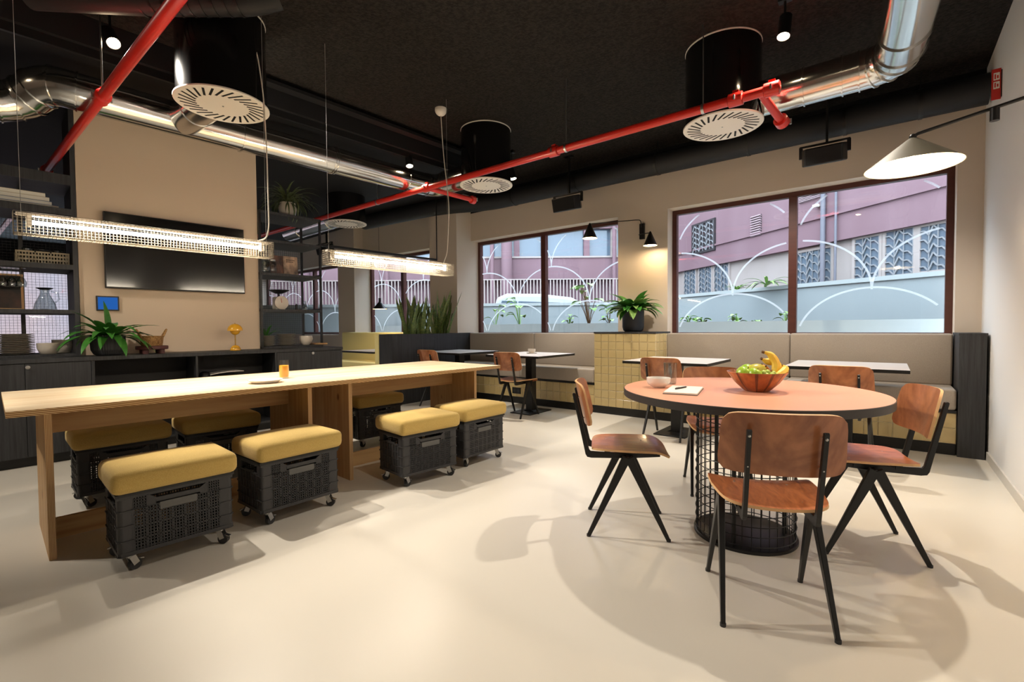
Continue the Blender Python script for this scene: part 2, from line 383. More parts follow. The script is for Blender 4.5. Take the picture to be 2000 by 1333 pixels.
struct(bx('trim_3', M_BLACKP, PXL, XR, YW-.006, YW, 3.06, ZC))
# left hand partition (television wall), soffit; D frame
def dbox(name, m, a0, a1, b0, b1, z0, z1, parent=None):
    o = bx(name, m, a0, a1, b0, b1, z0, z1)
    o.rotation_euler = (0, 0, -DD); return o
AW = -5.90
struct(dbox('wall_partition', M_TVWALL, AW-.28, AW, .572, 2.128, 0, 3.16))
b = MB().box(-15.2, -4.53, -2.9, 4.9, 3.16, ZC); o = b.build('trim_1', M_BLACKP); o.rotation_euler = (0, 0, -DD); struct(o)
o = bx('trim_2', M_BMETAL, -4.60, -4.57, -3.6, 4.6, 3.10, 3.16); o.rotation_euler = (0, 0, -DD); struct(o)

# ================================================================ OUTSIDE
M_MAUVE = mat('mauve render', (126, 100, 106), .85, noise=((1.6, 1.6, .35), .35), col2=(112, 84, 90))
M_CREAM = mat('cream stone cladding', (160, 148, 143), .8, noise=((2, 2, 2), .3), col2=(150, 138, 132))
M_CONC = mat('pale concrete', (146, 151, 151), .85, noise=((1.2, 1.2, .4), .35), col2=(134, 140, 141))
M_COPE = mat('concrete coping', (158, 162, 160), .8)
M_EXTG = mat('exterior window glass', (92, 104, 116), .08, coat=.3)
M_GRIL = mat('window grille', (130, 130, 132), .5)
M_DKEXT = mat('dark opening', (46, 40, 42), .7)
M_LOUV = mat('louvre blade', (150, 128, 132), .6)
M_DRAIN = mat('grey drainpipe', (104, 102, 110), .6)
M_CAR = mat('white car paint', (180, 182, 184), .25, coat=.5)
M_BARS = mat('fence bar', (160, 146, 140), .5)
M_ASPH = mat('street asphalt', (96, 96, 100), .9)
struct(bx('ground_street', M_ASPH, -30, 20, YW+.3, 40, -.9, -.7))
P1 = dep(1852, 430, 8.0); P2 = dep(1322, 534, 15.7)
e = Vector((P2.x-P1.x, P2.y-P1.y, 0)).normalized(); nrm = Vector((-e.y, e.x, 0))
FR = math.atan2(e.y, e.x)
def Fs(px, py, off=0):
    d = ray(px, py); p0 = Vector((P1.x, P1.y, 0))+nrm*off; t = (p0-CAM).dot(nrm)/d.dot(nrm); p = CAM+d*t
    return (p-Vector((P1.x, P1.y, 0))).dot(e), p.z
bl = thing('facade_building', (P1.x, P1.y, 0), FR, 'mauve street building with lattice windows seen through the right window', 'building')
s0, s1 = -5, Fs(1300, 540)[0]+.8
zb = Fs(1600, 482)[1]; zb = (Fs(1322, 534)[1]+Fs(1852, 430)[1])/2
bx('lower_wall', M_CREAM, s0, s1, -.5, 0, -.7, zb, bl); bx('upper_wall', M_MAUVE, s0, s1, -.5, .14, zb, 7.2, bl)
zc = Fs(1440, 472)[1]; bx('ledge', M_MAUVE, s0, s1, .14, .19, zc, zc+.05, bl)
bx('roof_edge', M_CONC, s0, s1, -.5, .4, 7.2, 7.4, bl)
def lattice(parent, a0, a1, z0, z1, y, st=.16):
    m = MB(); nx = max(2, round((a1-a0)/st)); nz = max(2, round((z1-z0)/st)); t = .022
    dx = (a1-a0)/nx; dz = (z1-z0)/nz
    for i in range(nx):
        for j in range(nz):
            p = [(a0+i*dx, z0+(j+(.5 if i % 2 else 0))*dz), (a0+(i+.5)*dx, z0+(j+(1 if i % 2 else .5))*dz), (a0+(i+1)*dx, z0+(j+(.5 if not i % 2 else 0)+(0 if not i % 2 else 0))*dz)]
            for u, v in ((p[0], p[1]), (p[1], p[2])):
                m.bar((u[0], y, min(u[1], z1)), (v[0], y, min(v[1], z1)), t, t, (0, 1, 0))
        m.bar((a0+i*dx, y, z0), (a0+i*dx, y, z1), .014, .014, (0, 1, 0))
    return m.build('grille', M_GRIL, parent)
for x0, y0, x1, y1, y in ((1355, 437, 1395, 490, .15), (1338, 522, 1360, 580, .01), (1367, 518, 1391, 578, .01), (1397, 514, 1424, 574, .01), (1556, 490, 1625, 552, .01),
                          (1672, 465, 1719, 543, .01), (1732, 450, 1786, 536, .01), (1800, 440, 1853, 528, .01), (1868, 420, 1925, 520, .01)):
    cxm = (x0+x1)/2; a1_, zm = Fs(x0, (y0+y1)/2, y); a0_, _ = Fs(x1, (y0+y1)/2, y); zt = Fs(cxm, y0, y)[1]; zl = Fs(cxm, y1, y)[1]
    wn = bx('window', M_EXTG if y < .1 else M_DKEXT, a0_, a1_, y-.03, y+.012, zl, zt, bl)
    fm = MB(); fm.box(a0_-.06, a0_, y-.03, y+.04, zl-.06, zt+.06); fm.box(a1_, a1_+.06, y-.03, y+.04, zl-.06, zt+.06); fm.box(a0_, a1_, y-.03, y+.04, zt, zt+.06); fm.box(a0_, a1_, y-.03, y+.04, zl-.06, zl)
    fm.build('surround', M_CREAM if y < .1 else M_DKEXT, wn)
    lattice(wn, a0_, a1_, zl, zt, y+.035)
for x0, y0, x1, y1 in ((1468, 421, 1487, 462), (1562, 366, 1605, 392)):
    cxm = (x0+x1)/2; a1_, _ = Fs(x0, (y0+y1)/2, .15); a0_, _ = Fs(x1, (y0+y1)/2, .15); zt = Fs(cxm, y0, .15)[1]; zl = Fs(cxm, y1, .15)[1]
    v = bx('vent', M_DKEXT, a0_, a1_, .1, .15, zl, zt, bl); m = MB(); n = 9
    for i in range(n): m.bar((a0_, .17, zl+(zt-zl)*(i+.5)/n), (a1_, .17, zl+(zt-zl)*(i+.5)/n), .05, (zt-zl)/n*.45, (0, -.5, 1))
    m.build('louvre', M_LOUV, v)
for px, r_ in ((1607, .05), (1632, .025)):
    a_, _ = Fs(px, 450, .2); MB().cyl((a_, .2, .3), (a_, .2, 7.1), r_, 10).build('drainpipe', M_DRAIN, bl, smooth=40)
a_, z_ = Fs(1592, 402, .25); m = MB(); m.box(a_-.06, a_+.06, .2, .26, z_-.03, z_+.03); m.cyl((a_, .14, z_), (a_, .22, z_), .03, 8); m.build('security_camera', M_WHITEM, bl)
# second wing, facing the room
GR = math.atan2(_r.y, _r.x); D2 = 16.5
def Gs(px, py, d=D2): p = dep(px, py, d); return (p-Vector((G0.x, G0.y, 0))).dot(Vector((_r.x, _r.y, 0)).normalized()), p.z
G0 = dep(1000, 640, D2); G0 = Vector((G0.x, G0.y, 0))
b2 = thing('facade_wing', G0, GR, 'mauve street building with strip windows and bars seen through the middle window', 'building')
g0, g1 = Gs(380, 600)[0], Gs(1262, 600)[0]
zA, zB, zC_, zD = Gs(1100, 590)[1]-1.6, Gs(1100, 545)[1], Gs(1100, 503)[1], Gs(1100, 448)[1]
bx('ground_wall', M_MAUVE, g0, g1, .6, .8, -.7, zB, b2); bx('band', M_MAUVE, g0, g1, 0, .8, zB, zC_, b2); bx('upper_wall', M_MAUVE, g0, g1, 0, .8, zD, 7.5, b2); bx('window_back', M_DKEXT, g0, g1, .5, .8, zC_, zD, b2)
bx('sill', M_CREAM, g0, g1, -.04, .1, zC_-.03, zC_+.03, b2)
xx = g0
k = 0
while xx < g1-.3:
    wd = (1.5, .95)[k % 2]; p_ = bx('window', M_EXTG, xx+.1, xx+wd-.1, .2, .24, zC_+.03, zD, b2)
    bx('post', M_MAUVE if k % 2 else M_CREAM, xx-.1, xx+.1, .05, .5, zC_+.03, zD, b2); xx += wd; k += 1
for px in (962, 990, 1196, 600, 760):
    a_, _ = Gs(px, 520); MB().cyl((a_, -.25, -.7), (a_, -.25, 7.4), .19 if px in (990, 600) else .07, 14).build('column', M_MAUVE, b2, smooth=40)
fz0, fz1 = Gs(1100, 600, 15.0)[1], Gs(1100, 545, 15.0)[1]
fo = thing('bar_fence', dep(1000, 640, 15.0), GR, 'pale vertical bar fence outside behind the white car', 'fence'); fo.location.z = 0
q0 = (380-1000)/F*15.0; q1 = (1240-1000)/F*15.0
bx('rail', M_BARS, q0, q1, -.02, .02, fz1-.03, fz1, fo); bx('rail', M_BARS, q0, q1, -.02, .02, fz0, fz0+.04, fo)
nb = int((q1-q0)/.105); bm_ = MB().box(-.016, .016, -.016, .016, fz0, fz1).build('bar', M_BARS, fo, loc=(q0, 0, 0))
for i in range(1, nb):
    c = bm_.copy(); C.objects.link(c); c.location = (q0+i*.105, 0, 0)
# planter walls
struct(bx('ground_terrace', M_ASPH, -30, 20, 13.2, 40, -.7, .55))
def seg_wall(name, p, q, zt, th=.2):
    d = Vector((q.x-p.x, q.y-p.y, 0)); L = d.length
    o = thing(name, (p.x, p.y, 0), math.atan2(d.y, d.x), None, None); o['kind'] = 'structure'
    bx('wall_body', M_CONC, 0, L, 0, th, -.7, zt-.07, o); bx('coping', M_COPE, 0, L, -.03, th+.03, zt-.07, zt, o)
A1 = dep(1852, 528, 6.6); A2 = dep(1300, 582, 11.9); ex_ = (A1-A2); A0 = A1+ex_*.5
seg_wall('wall_garden', Vector((A2.x, A2.y, 0)), Vector((A0.x, A0.y, 0)), A1.z)
B1 = dep(1310, 590, 12.0); B0 = dep(380, 600, 12.0)
seg_wall('wall_terrace', Vector((B0.x, B0.y, 0)), Vector((B1.x, B1.y, 0)), dep(1080, 592, 12.0).z)
zl_ = onY(1537, 627, 7.35).z
struct(bx('wall_planter', M_COPE, -16, 3, 7.25, 7.42, -.7, zl_)); struct(bx('ground_soil', M_SOIL, -16, 3, 7.42, 8.3, -.7, zl_-.06))
# covered white car
c0 = dep(1057, 600, 12.9); car = thing('parked_car', (c0.x, c0.y, .55), GR, 'white car parked outside beyond the middle window', 'car')
Lc = 190/F*12.9*1.0; zt = dep(1030, 573, 12.9).z-.55
prof = [(-Lc/2-.5, .35), (-Lc/2-.45, .8), (-Lc/2, .92), (-Lc/2+.12, zt-.12), (-Lc/2+.4, zt), (0, zt-.02), (Lc/2-.5, zt-.12), (Lc/2+.35, .95), (Lc/2+1.2, .8), (Lc/2+1.3, .35)]
MB().prism(prof, 0, 1.7).build('body', M_CAR, car, bevel=.08, seg=3)
MB().prism([(-Lc/2+.15, .98), (-Lc/2+.26, zt-.2), (Lc/2-.55, zt-.28), (Lc/2+.05, .98)], -.01, .02).build('side_window', M_EXTG, car)
for x in (-Lc/2, Lc/2+.6):
    for y in (.1, 1.6): MB().cyl((x, y-.1, .32), (x, y+.1, .32), .32, 20).build('wheel', M_RUBBER, car, smooth=40)

# ================================================================ leaves
def leaf_mesh(m, base, az, el, L, W, droop, fold=.25, tip=1.6, n=7, twist=0):
    """one arching leaf blade appended to builder m"""
    p = Vector(base); d = Vector((math.cos(az)*math.cos(el), math.sin(az)*math.cos(el), math.sin(el)))
    side = Vector((-math.sin(az), math.cos(az), 0)); side = (side*math.cos(twist)+Vector((0, 0, 1))*math.sin(twist)).normalized()
    b0 = len(m.v); st = L/n; e_ = el
    for i in range(n+1):
        t = i/n; wv = W*(math.sin(math.pi*min(1, t**.8*.96+.04))**.8)*(1 if t < .99 else .02)
        if t < .12: wv = max(wv*.35, .004)
        up = side.cross(d).normalized(); up = up if up.z > 0 else -up
        for s_ in (-1, 0, 1): m.v.append(tuple(p+side*(s_*wv/2)+up*(abs(s_)*wv*fold*.5)))
        e_ -= droop/n; d = Vector((math.cos(az)*math.cos(e_), math.sin(az)*math.cos(e_), math.sin(e_))); p = p+d*st
    for i in range(n):
        a = b0+i*3
        for k in (0, 1): m.f.append([a+k, a+k+1, a+k+4, a+k+3]); m.mi.append(m.m)
def leaf(parent, m, *a, **k):
    b_ = MB(); leaf_mesh(b_, *a, **k); return b_.build('leaf', m, parent, smooth=60)
r2 = random.Random(3)
for i, (px, py, sz, n, lb) in enumerate(((968, 632, .5, 6, 'small weed with round leaves at the left end of the outside planter'), (1015, 632, .62, 9, 'light green leafy weed outside left of the window mullion'), (1150, 632, .75, 12, 'tall yellowing weed outside right of the window mullion'), (1112, 632, .22, 8, 'tiny weed outside low beside the mullion'), (1190, 632, .3, 9, 'low brown weed outside beside the potted plant window edge'),
        (1345, 626, .16, 9, 'low weed at the left corner outside the right window'), (1372, 626, .14, 10, 'low weed second from the left outside the right window'), (1441, 626, .16, 9, 'low weed in the middle of the left pane outside'), (1476, 626, .1, 7, 'smallest weed in the left pane outside'), (1534, 626, .2, 5, 'weed beside the right window mullion outside'))):
    p = onY(px, py, 7.6); o = thing('garden_weed', (p.x, 7.6, zl_-.06), 0, lb, 'weed', 'weeds in the planter outside')
    m = MB(); m2 = MB()
    for k in range(n):
        az = r2.uniform(0, 6.28); hh = sz*r2.uniform(.35, 1); q = (math.cos(az)*.2*sz, math.sin(az)*.2*sz, hh)
        m2.tube([(0, 0, 0), (q[0]*.5, q[1]*.5, hh*.6), q], .006, 5); leaf_mesh(m, q, az, .5, .1+.16*sz, .07+.1*sz, 1.2)
    m.build('foliage', M_LEAF2, o, smooth=60); m2.build('stem', M_STEM if px in (1150, 1190) else M_LEAF2, o)
for px, d_, lb in ((1498, 9.0, 'palm like fern on top of the outside garden wall'), (1440, 10.2, 'small fern on the outside garden wall left of the palm fern')):
    p = dep(px, 556 if px > 1490 else 568, d_); o = thing('wall_fern', (p.x, p.y, A1.z), 0, lb, 'fern')
    m = MB()
    for k in range(14): leaf_mesh(m, (0, 0, 0), k*2.4, r2.uniform(.5, 1.2), (.5 if px > 1490 else .3), .06, 1.4)
    m.build('foliage', M_LEAF2, o, smooth=60)
# ================================================================ CHAIRS
def sheet(fn, nu, nv, th):
    """closed thin shell from fn(u,v)->(pos, normal-ish); rim faces use material 1"""
    m = MB(); P = [[Vector(fn(i/nu, j/nv)) for i in range(nu+1)] for j in range(nv+1)]
    def nor(i, j):
        a = P[j][min(i+1, nu)]-P[j][max(i-1, 0)]; b_ = P[min(j+1, nv)][i]-P[max(j-1, 0)][i]; n_ = a.cross(b_); return n_.normalized() if n_.length > 1e-9 else Vector((0, 0, 1))
    W_ = nu+1; K = W_*(nv+1)
    for s_ in (.5, -.5):
        for j in range(nv+1):
            for i in range(nu+1): m.v.append(tuple(P[j][i]+nor(i, j)*th*s_))
    for j in range(nv):
        for i in range(nu):
            a = j*W_+i; m.f.append([a, a+1, a+W_+1, a+W_]); m.f.append([K+a, K+a+W_, K+a+W_+1, K+a+1]); m.mi += [0, 0]
    rim = [(0, i) for i in range(nu)]+[(j, nu) for j in range(nv)]+[(nv, i) for i in range(nu, 0, -1)]+[(j, 0) for j in range(nv, 0, -1)]
    for q in range(len(rim)):
        a = rim[q][0]*W_+rim[q][1]; b_ = rim[(q+1) % len(rim)]; b_ = b_[0]*W_+b_[1]; m.f.append([a, K+a, K+b_, b_]); m.mi.append(1)
    return m
def sq(u, v, p=5):
    """square [-1,1]^2 -> rounded square"""
    k = (abs(u)**p+abs(v)**p)**(1/p) if (u or v) else 1; mx = max(abs(u), abs(v)); s_ = mx/k if k else 1; return u*s_, v*s_
def make_chair():
    t = thing('plywood_chair', (0, 0, 0), 0, 'x', 'chair', 'plywood chairs with black compass legs')
    def fs(i, j):
        u, v = sq(2*i-1, 2*j-1, 6); x = .015+.205*u; hw = .2*(1-.12*max(0, -u)); y = hw*v
        z = .452+.013*v*v-(.032*((u-.55)/.45)**2 if u > .55 else 0)-.004*math.cos(v*1.5); return x, y, z
    sheet(fs, 16, 14, .011).build('seat', [M_SEATV, M_VEDGE], t, smooth=40)
    def fb(i, j):
        u, v = sq(2*i-1, 2*j-1, 7); y = .203*u; h = .118*v; z = .70+h*.97
        x = -.252-h*.22+.045*u*u; return x, y*(1-.03*v), z
    sheet(fb, 18, 8, .011).build('backrest', [M_VENEER, M_VEDGE], t, smooth=40)
    for s_ in (1, -1):
        y = .118*s_; pl = [(.17, .436), (.17, .424), (0, .41), (-.19, .405), (-.213, .409), (-.222, .424), (-.292, .752), (-.286, .758), (-.274, .755), (-.202, .45), (-.195, .441), (-.15, .439)]
        MB().prism(pl, y-.008, y+.008).build('back_rail', M_BMETAL, t, bevel=.002)
        for q in ((-.2735, .735), (-.2475, .622)):
            b_ = MB().sph((q[0]-.014, y, q[1]), .0055, 8, 6, .6, 1, 1); b_.build('bolt', M_STEEL, t, smooth=60)
            MB().sph((q[0]+.016, y, q[1]), .0055, 8, 6, .6, 1, 1).build('bolt', M_STEEL, t, smooth=60)
        for fx in (1, -1):
            l = MB().bar((fx*.006, .166*s_, .425), (fx*.205, .187*s_, .004), .024, .046, (fx, 0, 0), .016, .02).build('leg', M_BMETAL, t, bevel=.003)
            MB().cyl((fx*.205, .187*s_, 0), (fx*.205, .187*s_, .012), .011, 10).build('foot_glide', M_RUBBER, l)
        MB().sph((.09, .1*s_, .4575), .005, 8, 6, 1, 1, .5).build('bolt', M_STEEL, t, smooth=60)
        MB().sph((-.11, .1*s_, .4565), .005, 8, 6, 1, 1, .5).build('bolt', M_STEEL, t, smooth=60)
    MB().cyl((0, -.175, .418), (0, .175, .418), .011, 10).build('crossbar', M_BMETAL, t, smooth=40)
    MB().box(.05, .08, -.13, .13, .425, .442).box(-.12, -.09, -.13, .13, .425, .442).build('seat_bracket', M_BMETAL, t)
    return t
ch0 = make_chair()
chairs = [((-.377, 2.094), math.atan2(.919, -.395), 'plywood chair in the foreground seen from behind at the salmon table'),
          ((-1.146, 2.455), math.atan2(.194, .361), 'plywood chair standing in profile left of the salmon table'),
          ((-.09, 2.973), math.atan2(-.128, -.381), 'plywood chair on the right side of the salmon table, turned to the left'),
          ((-.91, 3.39), math.atan2(-.75, .35), 'plywood chair behind the salmon table facing the camera'),
          ((-1.735, 4.70), R(91), 'plywood chair with its back towards us behind the drinking glass'),
          ((-.27, 4.50), R(88), 'plywood chair with its back towards us behind the right rim of the salmon table'),
          ((-3.675, 4.70), R(93), 'plywood chair at the window table that carries the small bowl'),
          ((-5.035, 4.62), R(91), 'plywood chair farthest away, beside the black planter box')]
for i, (p, a, lb) in enumerate(chairs):
    place(ch0 if i == 0 else copy_tree(ch0), (p[0], p[1], 0), a, lb)

# ================================================================ CRATE STOOLS (D frame; local y = long side)
def lat(m, x, y0, y1, z0, z1, ny, nz, t, axis='x', big=0):
    """flat lattice at x (normal axis)"""
    for i in range(ny+1):
        y = y0+(y1-y0)*i/ny; w_ = .0055 if (big and i % big == 0) else .0024
        if axis == 'x': m.box(x-t, x+t, y-w_, y+w_, z0, z1)
        else: m.box(y-w_, y+w_, x-t, x+t, z0, z1)
    for j in range(nz+1):
        z = z0+(z1-z0)*j/nz; w_ = .0045 if j % 4 == 0 else .0022
        if axis == 'x': m.box(x-t, x+t, y0, y1, z-w_, z+w_)
        else: m.box(y0, y1, x-t, x+t, z-w_, z+w_)
def make_stool():
    t = thing('crate_stool', (0, 0, 0), 0, 'x', 'stool', 'rolling crate stools with mustard cushions')
    hx, hy, z0, z1 = .165, .235, .085, .362
    bx('crate_floor', M_CRATE, -hx+.006, hx-.006, -hy+.006, hy-.006, z0, z0+.012, t); b_ = MB(); c_ = MB()
    for s_ in (1, -1):
        b_.box(s_*hx-.012 if s_ > 0 else -hx, hx if s_ > 0 else -hx+.012, -hy, hy, z1-.014, z1)
        b_.box(-hx+.012, hx-.012, s_*hy-.012 if s_ > 0 else -hy, hy if s_ > 0 else -hy+.012, z1-.014, z1)
        c_.box(s_*(hx-.004)-.005, s_*(hx-.004)+.005, -hy+.01, hy-.01, z0, z0+.018); c_.box(-hx+.01, hx-.01, s_*(hy-.004)-.005, s_*(hy-.004)+.005, z0, z0+.018)
    b_.build('top_rim', M_CRATE, t)
    c_.build('bottom_rim', M_CRATE, t)
    for sx in (1, -1):
        for sy in (1, -1):
            m = MB()
            pts = [(0, 0), (0, .055), (.018, .055)]; q = []
            for k in range(7):
                an = R(180+90*k/6); q.append((.02+.02*math.cos(an), .02+.02*math.sin(an)))
            poly = [(.004, .06)]+q+[(.06, .004), (.06, .012), (.022, .014), (.014, .022), (.012, .06)]
            poly = [((hx-u)*sx, (hy-v)*sy) for u, v in poly]
            m.prism(poly, z0, z1, 'z')
            for j in range(5):
                zz = z0+(z1-z0)*j/4; m.prism([((hx-u+.003)*sx, (hy-v+.003)*sy) for u, v in ((0, .062), (0, .012), (.012, 0), (.062, 0), (.062, .008), (.008, .062))], max(z0, zz-.003), min(z1, zz+.003), 'z')
            m.build('corner_post', M_CRATE, t)
    for sx in (1, -1):
        m = MB(); x = sx*(hx-.006)
        lat(m, x, -.176, .176, z0+.01, .297, 28, 14, .0035, 'x', 4)
        for a0, a1 in ((-.176, -.125), (.125, .176)): lat(m, x, a0, a1, .297, z1-.01, 5, 4, .0035)
        for s_ in (1, -1):   # sloping shoulders of the handle cut-out
            m.bar((x, s_*.125, z1-.012), (x, s_*.09, .326), .008, .012, (1, 0, 0)); 
            m.prism([(s_*.125, .297), (s_*.125, z1-.014), (s_*.09, .326), (s_*.09, .297)], x-.002, x+.002, 'x')
        m.box(x-.004, x+.004, -.09, .09, .308, .328)
        m.build('side_lattice', M_CRATE, t)
        bx('label_plate', M_LABEL, x-.003 if sx < 0 else x-.003, x+.005 if sx > 0 else x+.003, -.075, .075, .268, .302, t)
    for sy in (1, -1):
        m = MB(); y = sy*(hy-.006); lat(m, y, -.108, .108, z0+.01, .3, 6, 4, .005, 'y', 2); m.box(-.108, .108, y-.001, y+.001, z0+.01, .29); m.box(-.06, .06, y-.004, y+.004, .30, .31)
        m.build('end_lattice', M_CRATE, t)
    k = 0
    for sx in (1, -1):
        for sy in (1, -1):
            cx, cy = sx*.12, sy*.185; an = R(40+70*k); k += 1; d = Vector((math.cos(an), math.sin(an), 0)); n_ = Vector((-d.y, d.x, 0)); w_ = Vector((cx, cy, 0))+d*.018
            m = MB(); m.box(cx-.024, cx+.024, cy-.024, cy+.024, .078, .085); m.cyl((cx, cy, .066), (cx, cy, .08), .014, 12)
            for s_ in (1, -1): m.bar(Vector((cx, cy, .07))+n_*(.015*s_), w_+n_*(.015*s_)+Vector((0, 0, .028)), .003, .026, d)
            m.bar(Vector((cx, cy, .058))-d*.005, Vector((cx, cy, .04))+d*.052, .02, .004, (0, 0, 1))
            cs = m.build('caster', M_STEEL, t)
            MB().cyl(w_+n_*.011+Vector((0, 0, .026)), w_-n_*.011+Vector((0, 0, .026)), .026, 18).build('wheel', M_RUBBER, cs, smooth=40)
    bx('seat_board', M_BMETAL, -hx-.006, hx+.006, -hy-.006, hy+.006, z1, z1+.012, t)
    rbox('cushion', M_YELF, .392, .515, .105, .034, t, (0, 0, z1+.012), .012)
    return t
st0 = make_stool()
stools = [(-2.895, .598, 0, 'crate stool with mustard cushion nearest the camera, front left'), (-2.955, 1.215, 3, 'second crate stool in the front row beside the middle table legs'),
          (-2.87, 2.13, -4, 'third crate stool in the front row, right of the middle table legs'), (-2.92, 2.71, 2, 'crate stool at the far right end of the front row'),
          (-4.10, .575, 0, 'shaded crate stool behind the table at the left end'), (-4.08, 1.15, -2, 'shaded crate stool behind the table, second from the left'),
          (-4.13, 1.94, 2, 'shaded crate stool behind the table just past the middle legs'), (-4.12, 2.50, 0, 'shaded crate stool behind the table at the far end')]
for i, (a, b_, ro, lb) in enumerate(stools):
    place(st0 if i == 0 else copy_tree(st0), Dw(a, b_), -DD+R(ro), lb)

# ================================================================ LONG TABLE
T0a, T1a, T0b, T1b = -4.22, -3.145, .04, 3.32
lt = thing('long_table', Dw(0, 0), -DD, 'long pine plywood communal table with panel legs', 'table')
m = MB(); m.box(T0a, T1a, T0b, T1b, .721, .75); m.mi = [0, 0, 1, 1, 1, 1]; m.build('tabletop', [M_PINE, M_EDGE], lt)
for lb0 in (.166, 1.448, 1.748, 3.01):
    m = MB(); m.box(-3.845, -3.188, lb0, lb0+.028, 0, .721); m.mi = [0, 0, 0, 0, 1, 1]; m.build('leg_panel', [M_PINEV, M_EDGEV], lt)
for b0, b1 in ((.194, 1.448), (1.776, 3.01)):
    bx('apron', M_PINEB, -3.53, -3.50, b0, b1, .575, .721, lt); bx('stretcher', M_PINEB, -3.53, -3.50, b0, b1, .0, .11, lt)

# ================================================================ BANQUETTES
YF = 5.43; PIT = .1065
def tiles(parent, x0, x1, z0, z1, y):
    n = max(1, round((x1-x0)/PIT)); px = (x1-x0)/n; nz = max(1, round((z1-z0)/PIT)); pz = (z1-z0)/nz; g = .0065
    me = None
    for j in range(nz):
        for i in range(n):
            if me is None:
                t = MB().box(g/2, px-g/2, -.008, 0, g/2, pz-g/2).build('tile', M_TILE, parent, loc=(x0, y, z0), bevel=.002, seg=1); me = t; continue
            c = me.copy(); C.objects.link(c); c.location = (x0+i*px, y-rnd.uniform(0, .0006), z0+j*pz)
colx = (onY(1161, 700, YF).x, onY(1281, 700, YF).x)
BR1 = onY(1869, 760, YF).x
def banquette(x0, x1, seam, label, endL=False):
    t = thing('banquette', (0, 0, 0), 0, label, 'bench', 'taupe window banquettes')
    bx('base_core', M_GROUT, x0, x1, YF, YW-.01, .10, .362, t); bx('kick_board', M_BMETAL, x0, x1, YF+.01, YW-.01, 0, .10, t)
    tiles(t, x0, x1, .10, .362, YF); bx('seat_board', M_BMETAL, x0, x1, YF-.02, YW-.01, .362, .385, t)
    for a, b_ in ((x0, seam), (seam, x1)):
        c = rbox('seat_cushion', M_GREYF, b_-a-.004, .40, .18, .022, t, ((a+b_)/2, YF+.18, .385)); 
        c = rbox('back_cushion', M_GREYF, b_-a-.004, .11, .47, .02, t, ((a+b_)/2, YW-.075, .56))
    return t
bqR = banquette(colx[1], BR1, onY(1543, 660, 5.78).x, 'taupe upholstered bench under the right window with mustard tiled base')
bqL = banquette(PXL+.06, colx[0], onY(1043, 660, 5.78).x, 'taupe upholstered bench under the middle window with mustard tiled base')
sk = onY(1010, 763, YF); o = thing('power_socket', (sk.x, YF-.008, sk.z), 0, 'black double power socket set in the mustard tiles', 'socket')
bx('cover', M_BMETAL, -.075, .075, -.012, 0, -.045, .045, o)
for x in (-.035, .035): MB().cyl((x, -.013, 0), (x, -.011, 0), .024, 14).build('outlet', M_RUBBER, o)
pl = thing('tiled_pillar', (0, 0, 0), 0, 'mustard tiled pillar with dark cap between the two benches', 'pillar')
bx('core', M_GROUT, colx[0], colx[1], YF, YW-.005, .10, 1.03, pl); bx('kick_board', M_BMETAL, colx[0], colx[1], YF+.01, YW-.005, 0, .10, pl)
tiles(pl, colx[0], colx[1], .10, 1.03, YF)
_t0 = [c for c in pl.children if c.name.startswith('tile')][0]; _nz = round(.93/PIT); _pz = .93/_nz
for j in range(4, _nz):
    for i in range(3):
        c = _t0.copy(); C.objects.link(c); c.rotation_euler = (0, 0, R(90)); c.location = (colx[1], YF+.002+i*PIT, .10+j*_pz)
CAPZ = 1.05; bx('cap', M_BWOOD, colx[0]-.004, colx[1]+.004, YF-.012, YW-.005, 1.03, CAPZ, pl)
o = thing('end_cabinet', (0, 0, 0), 0, 'tall black wooden end cabinet closing the right bench by the white wall', 'cabinet')
bx('body', M_BWOOD, BR1+.006, XR-.02, YF-.035, YW-.01, 0, 1.02, o); bx('top', M_BWOOD, BR1+.003, XR-.015, YF-.038, YW-.01, 1.02, 1.04, o)

# window tables
def make_wtable():
    t = thing('cafe_table', (0, 0, 0), 0, 'x', 'table', 'square cafe tables at the window benches')
    m = MB(); m.box(-.42, .42, -.42, .42, .738, .765); m.mi = [1, 0, 1, 1, 1, 1]; m.build('tabletop', [M_TTOP, M_BMETAL], t)
    bx('column', M_BMETAL, -.05, .05, -.05, .05, .02, .73, t, .004); bx('base_plate', M_BMETAL, -.163, .163, -.24, .24, 0, .014, t, .003); bx('top_plate', M_BMETAL, -.15, .15, -.15, .15, .728, .738, t)
    MB().prism([(-.09, .014), (.09, .014), (.05, .03), (-.05, .03)], -.06, .06).build('foot_collar', M_BMETAL, t)
    return t
wt0 = make_wtable()
for i, (x, y, lb) in enumerate(((-5.02, 5.02, 'square cafe table farthest left beside the black planter box'), (-3.68, 5.0, 'square cafe table carrying the small pale bowl'), (-1.72, 4.92, 'square cafe table behind the drinking glass, left of the fruit bowl'), (-.285, 5.1, 'square cafe table right of the fruit bowl by the end cabinet'))):
    place(wt0 if i == 0 else copy_tree(wt0), (x, y, 0), 0, lb)

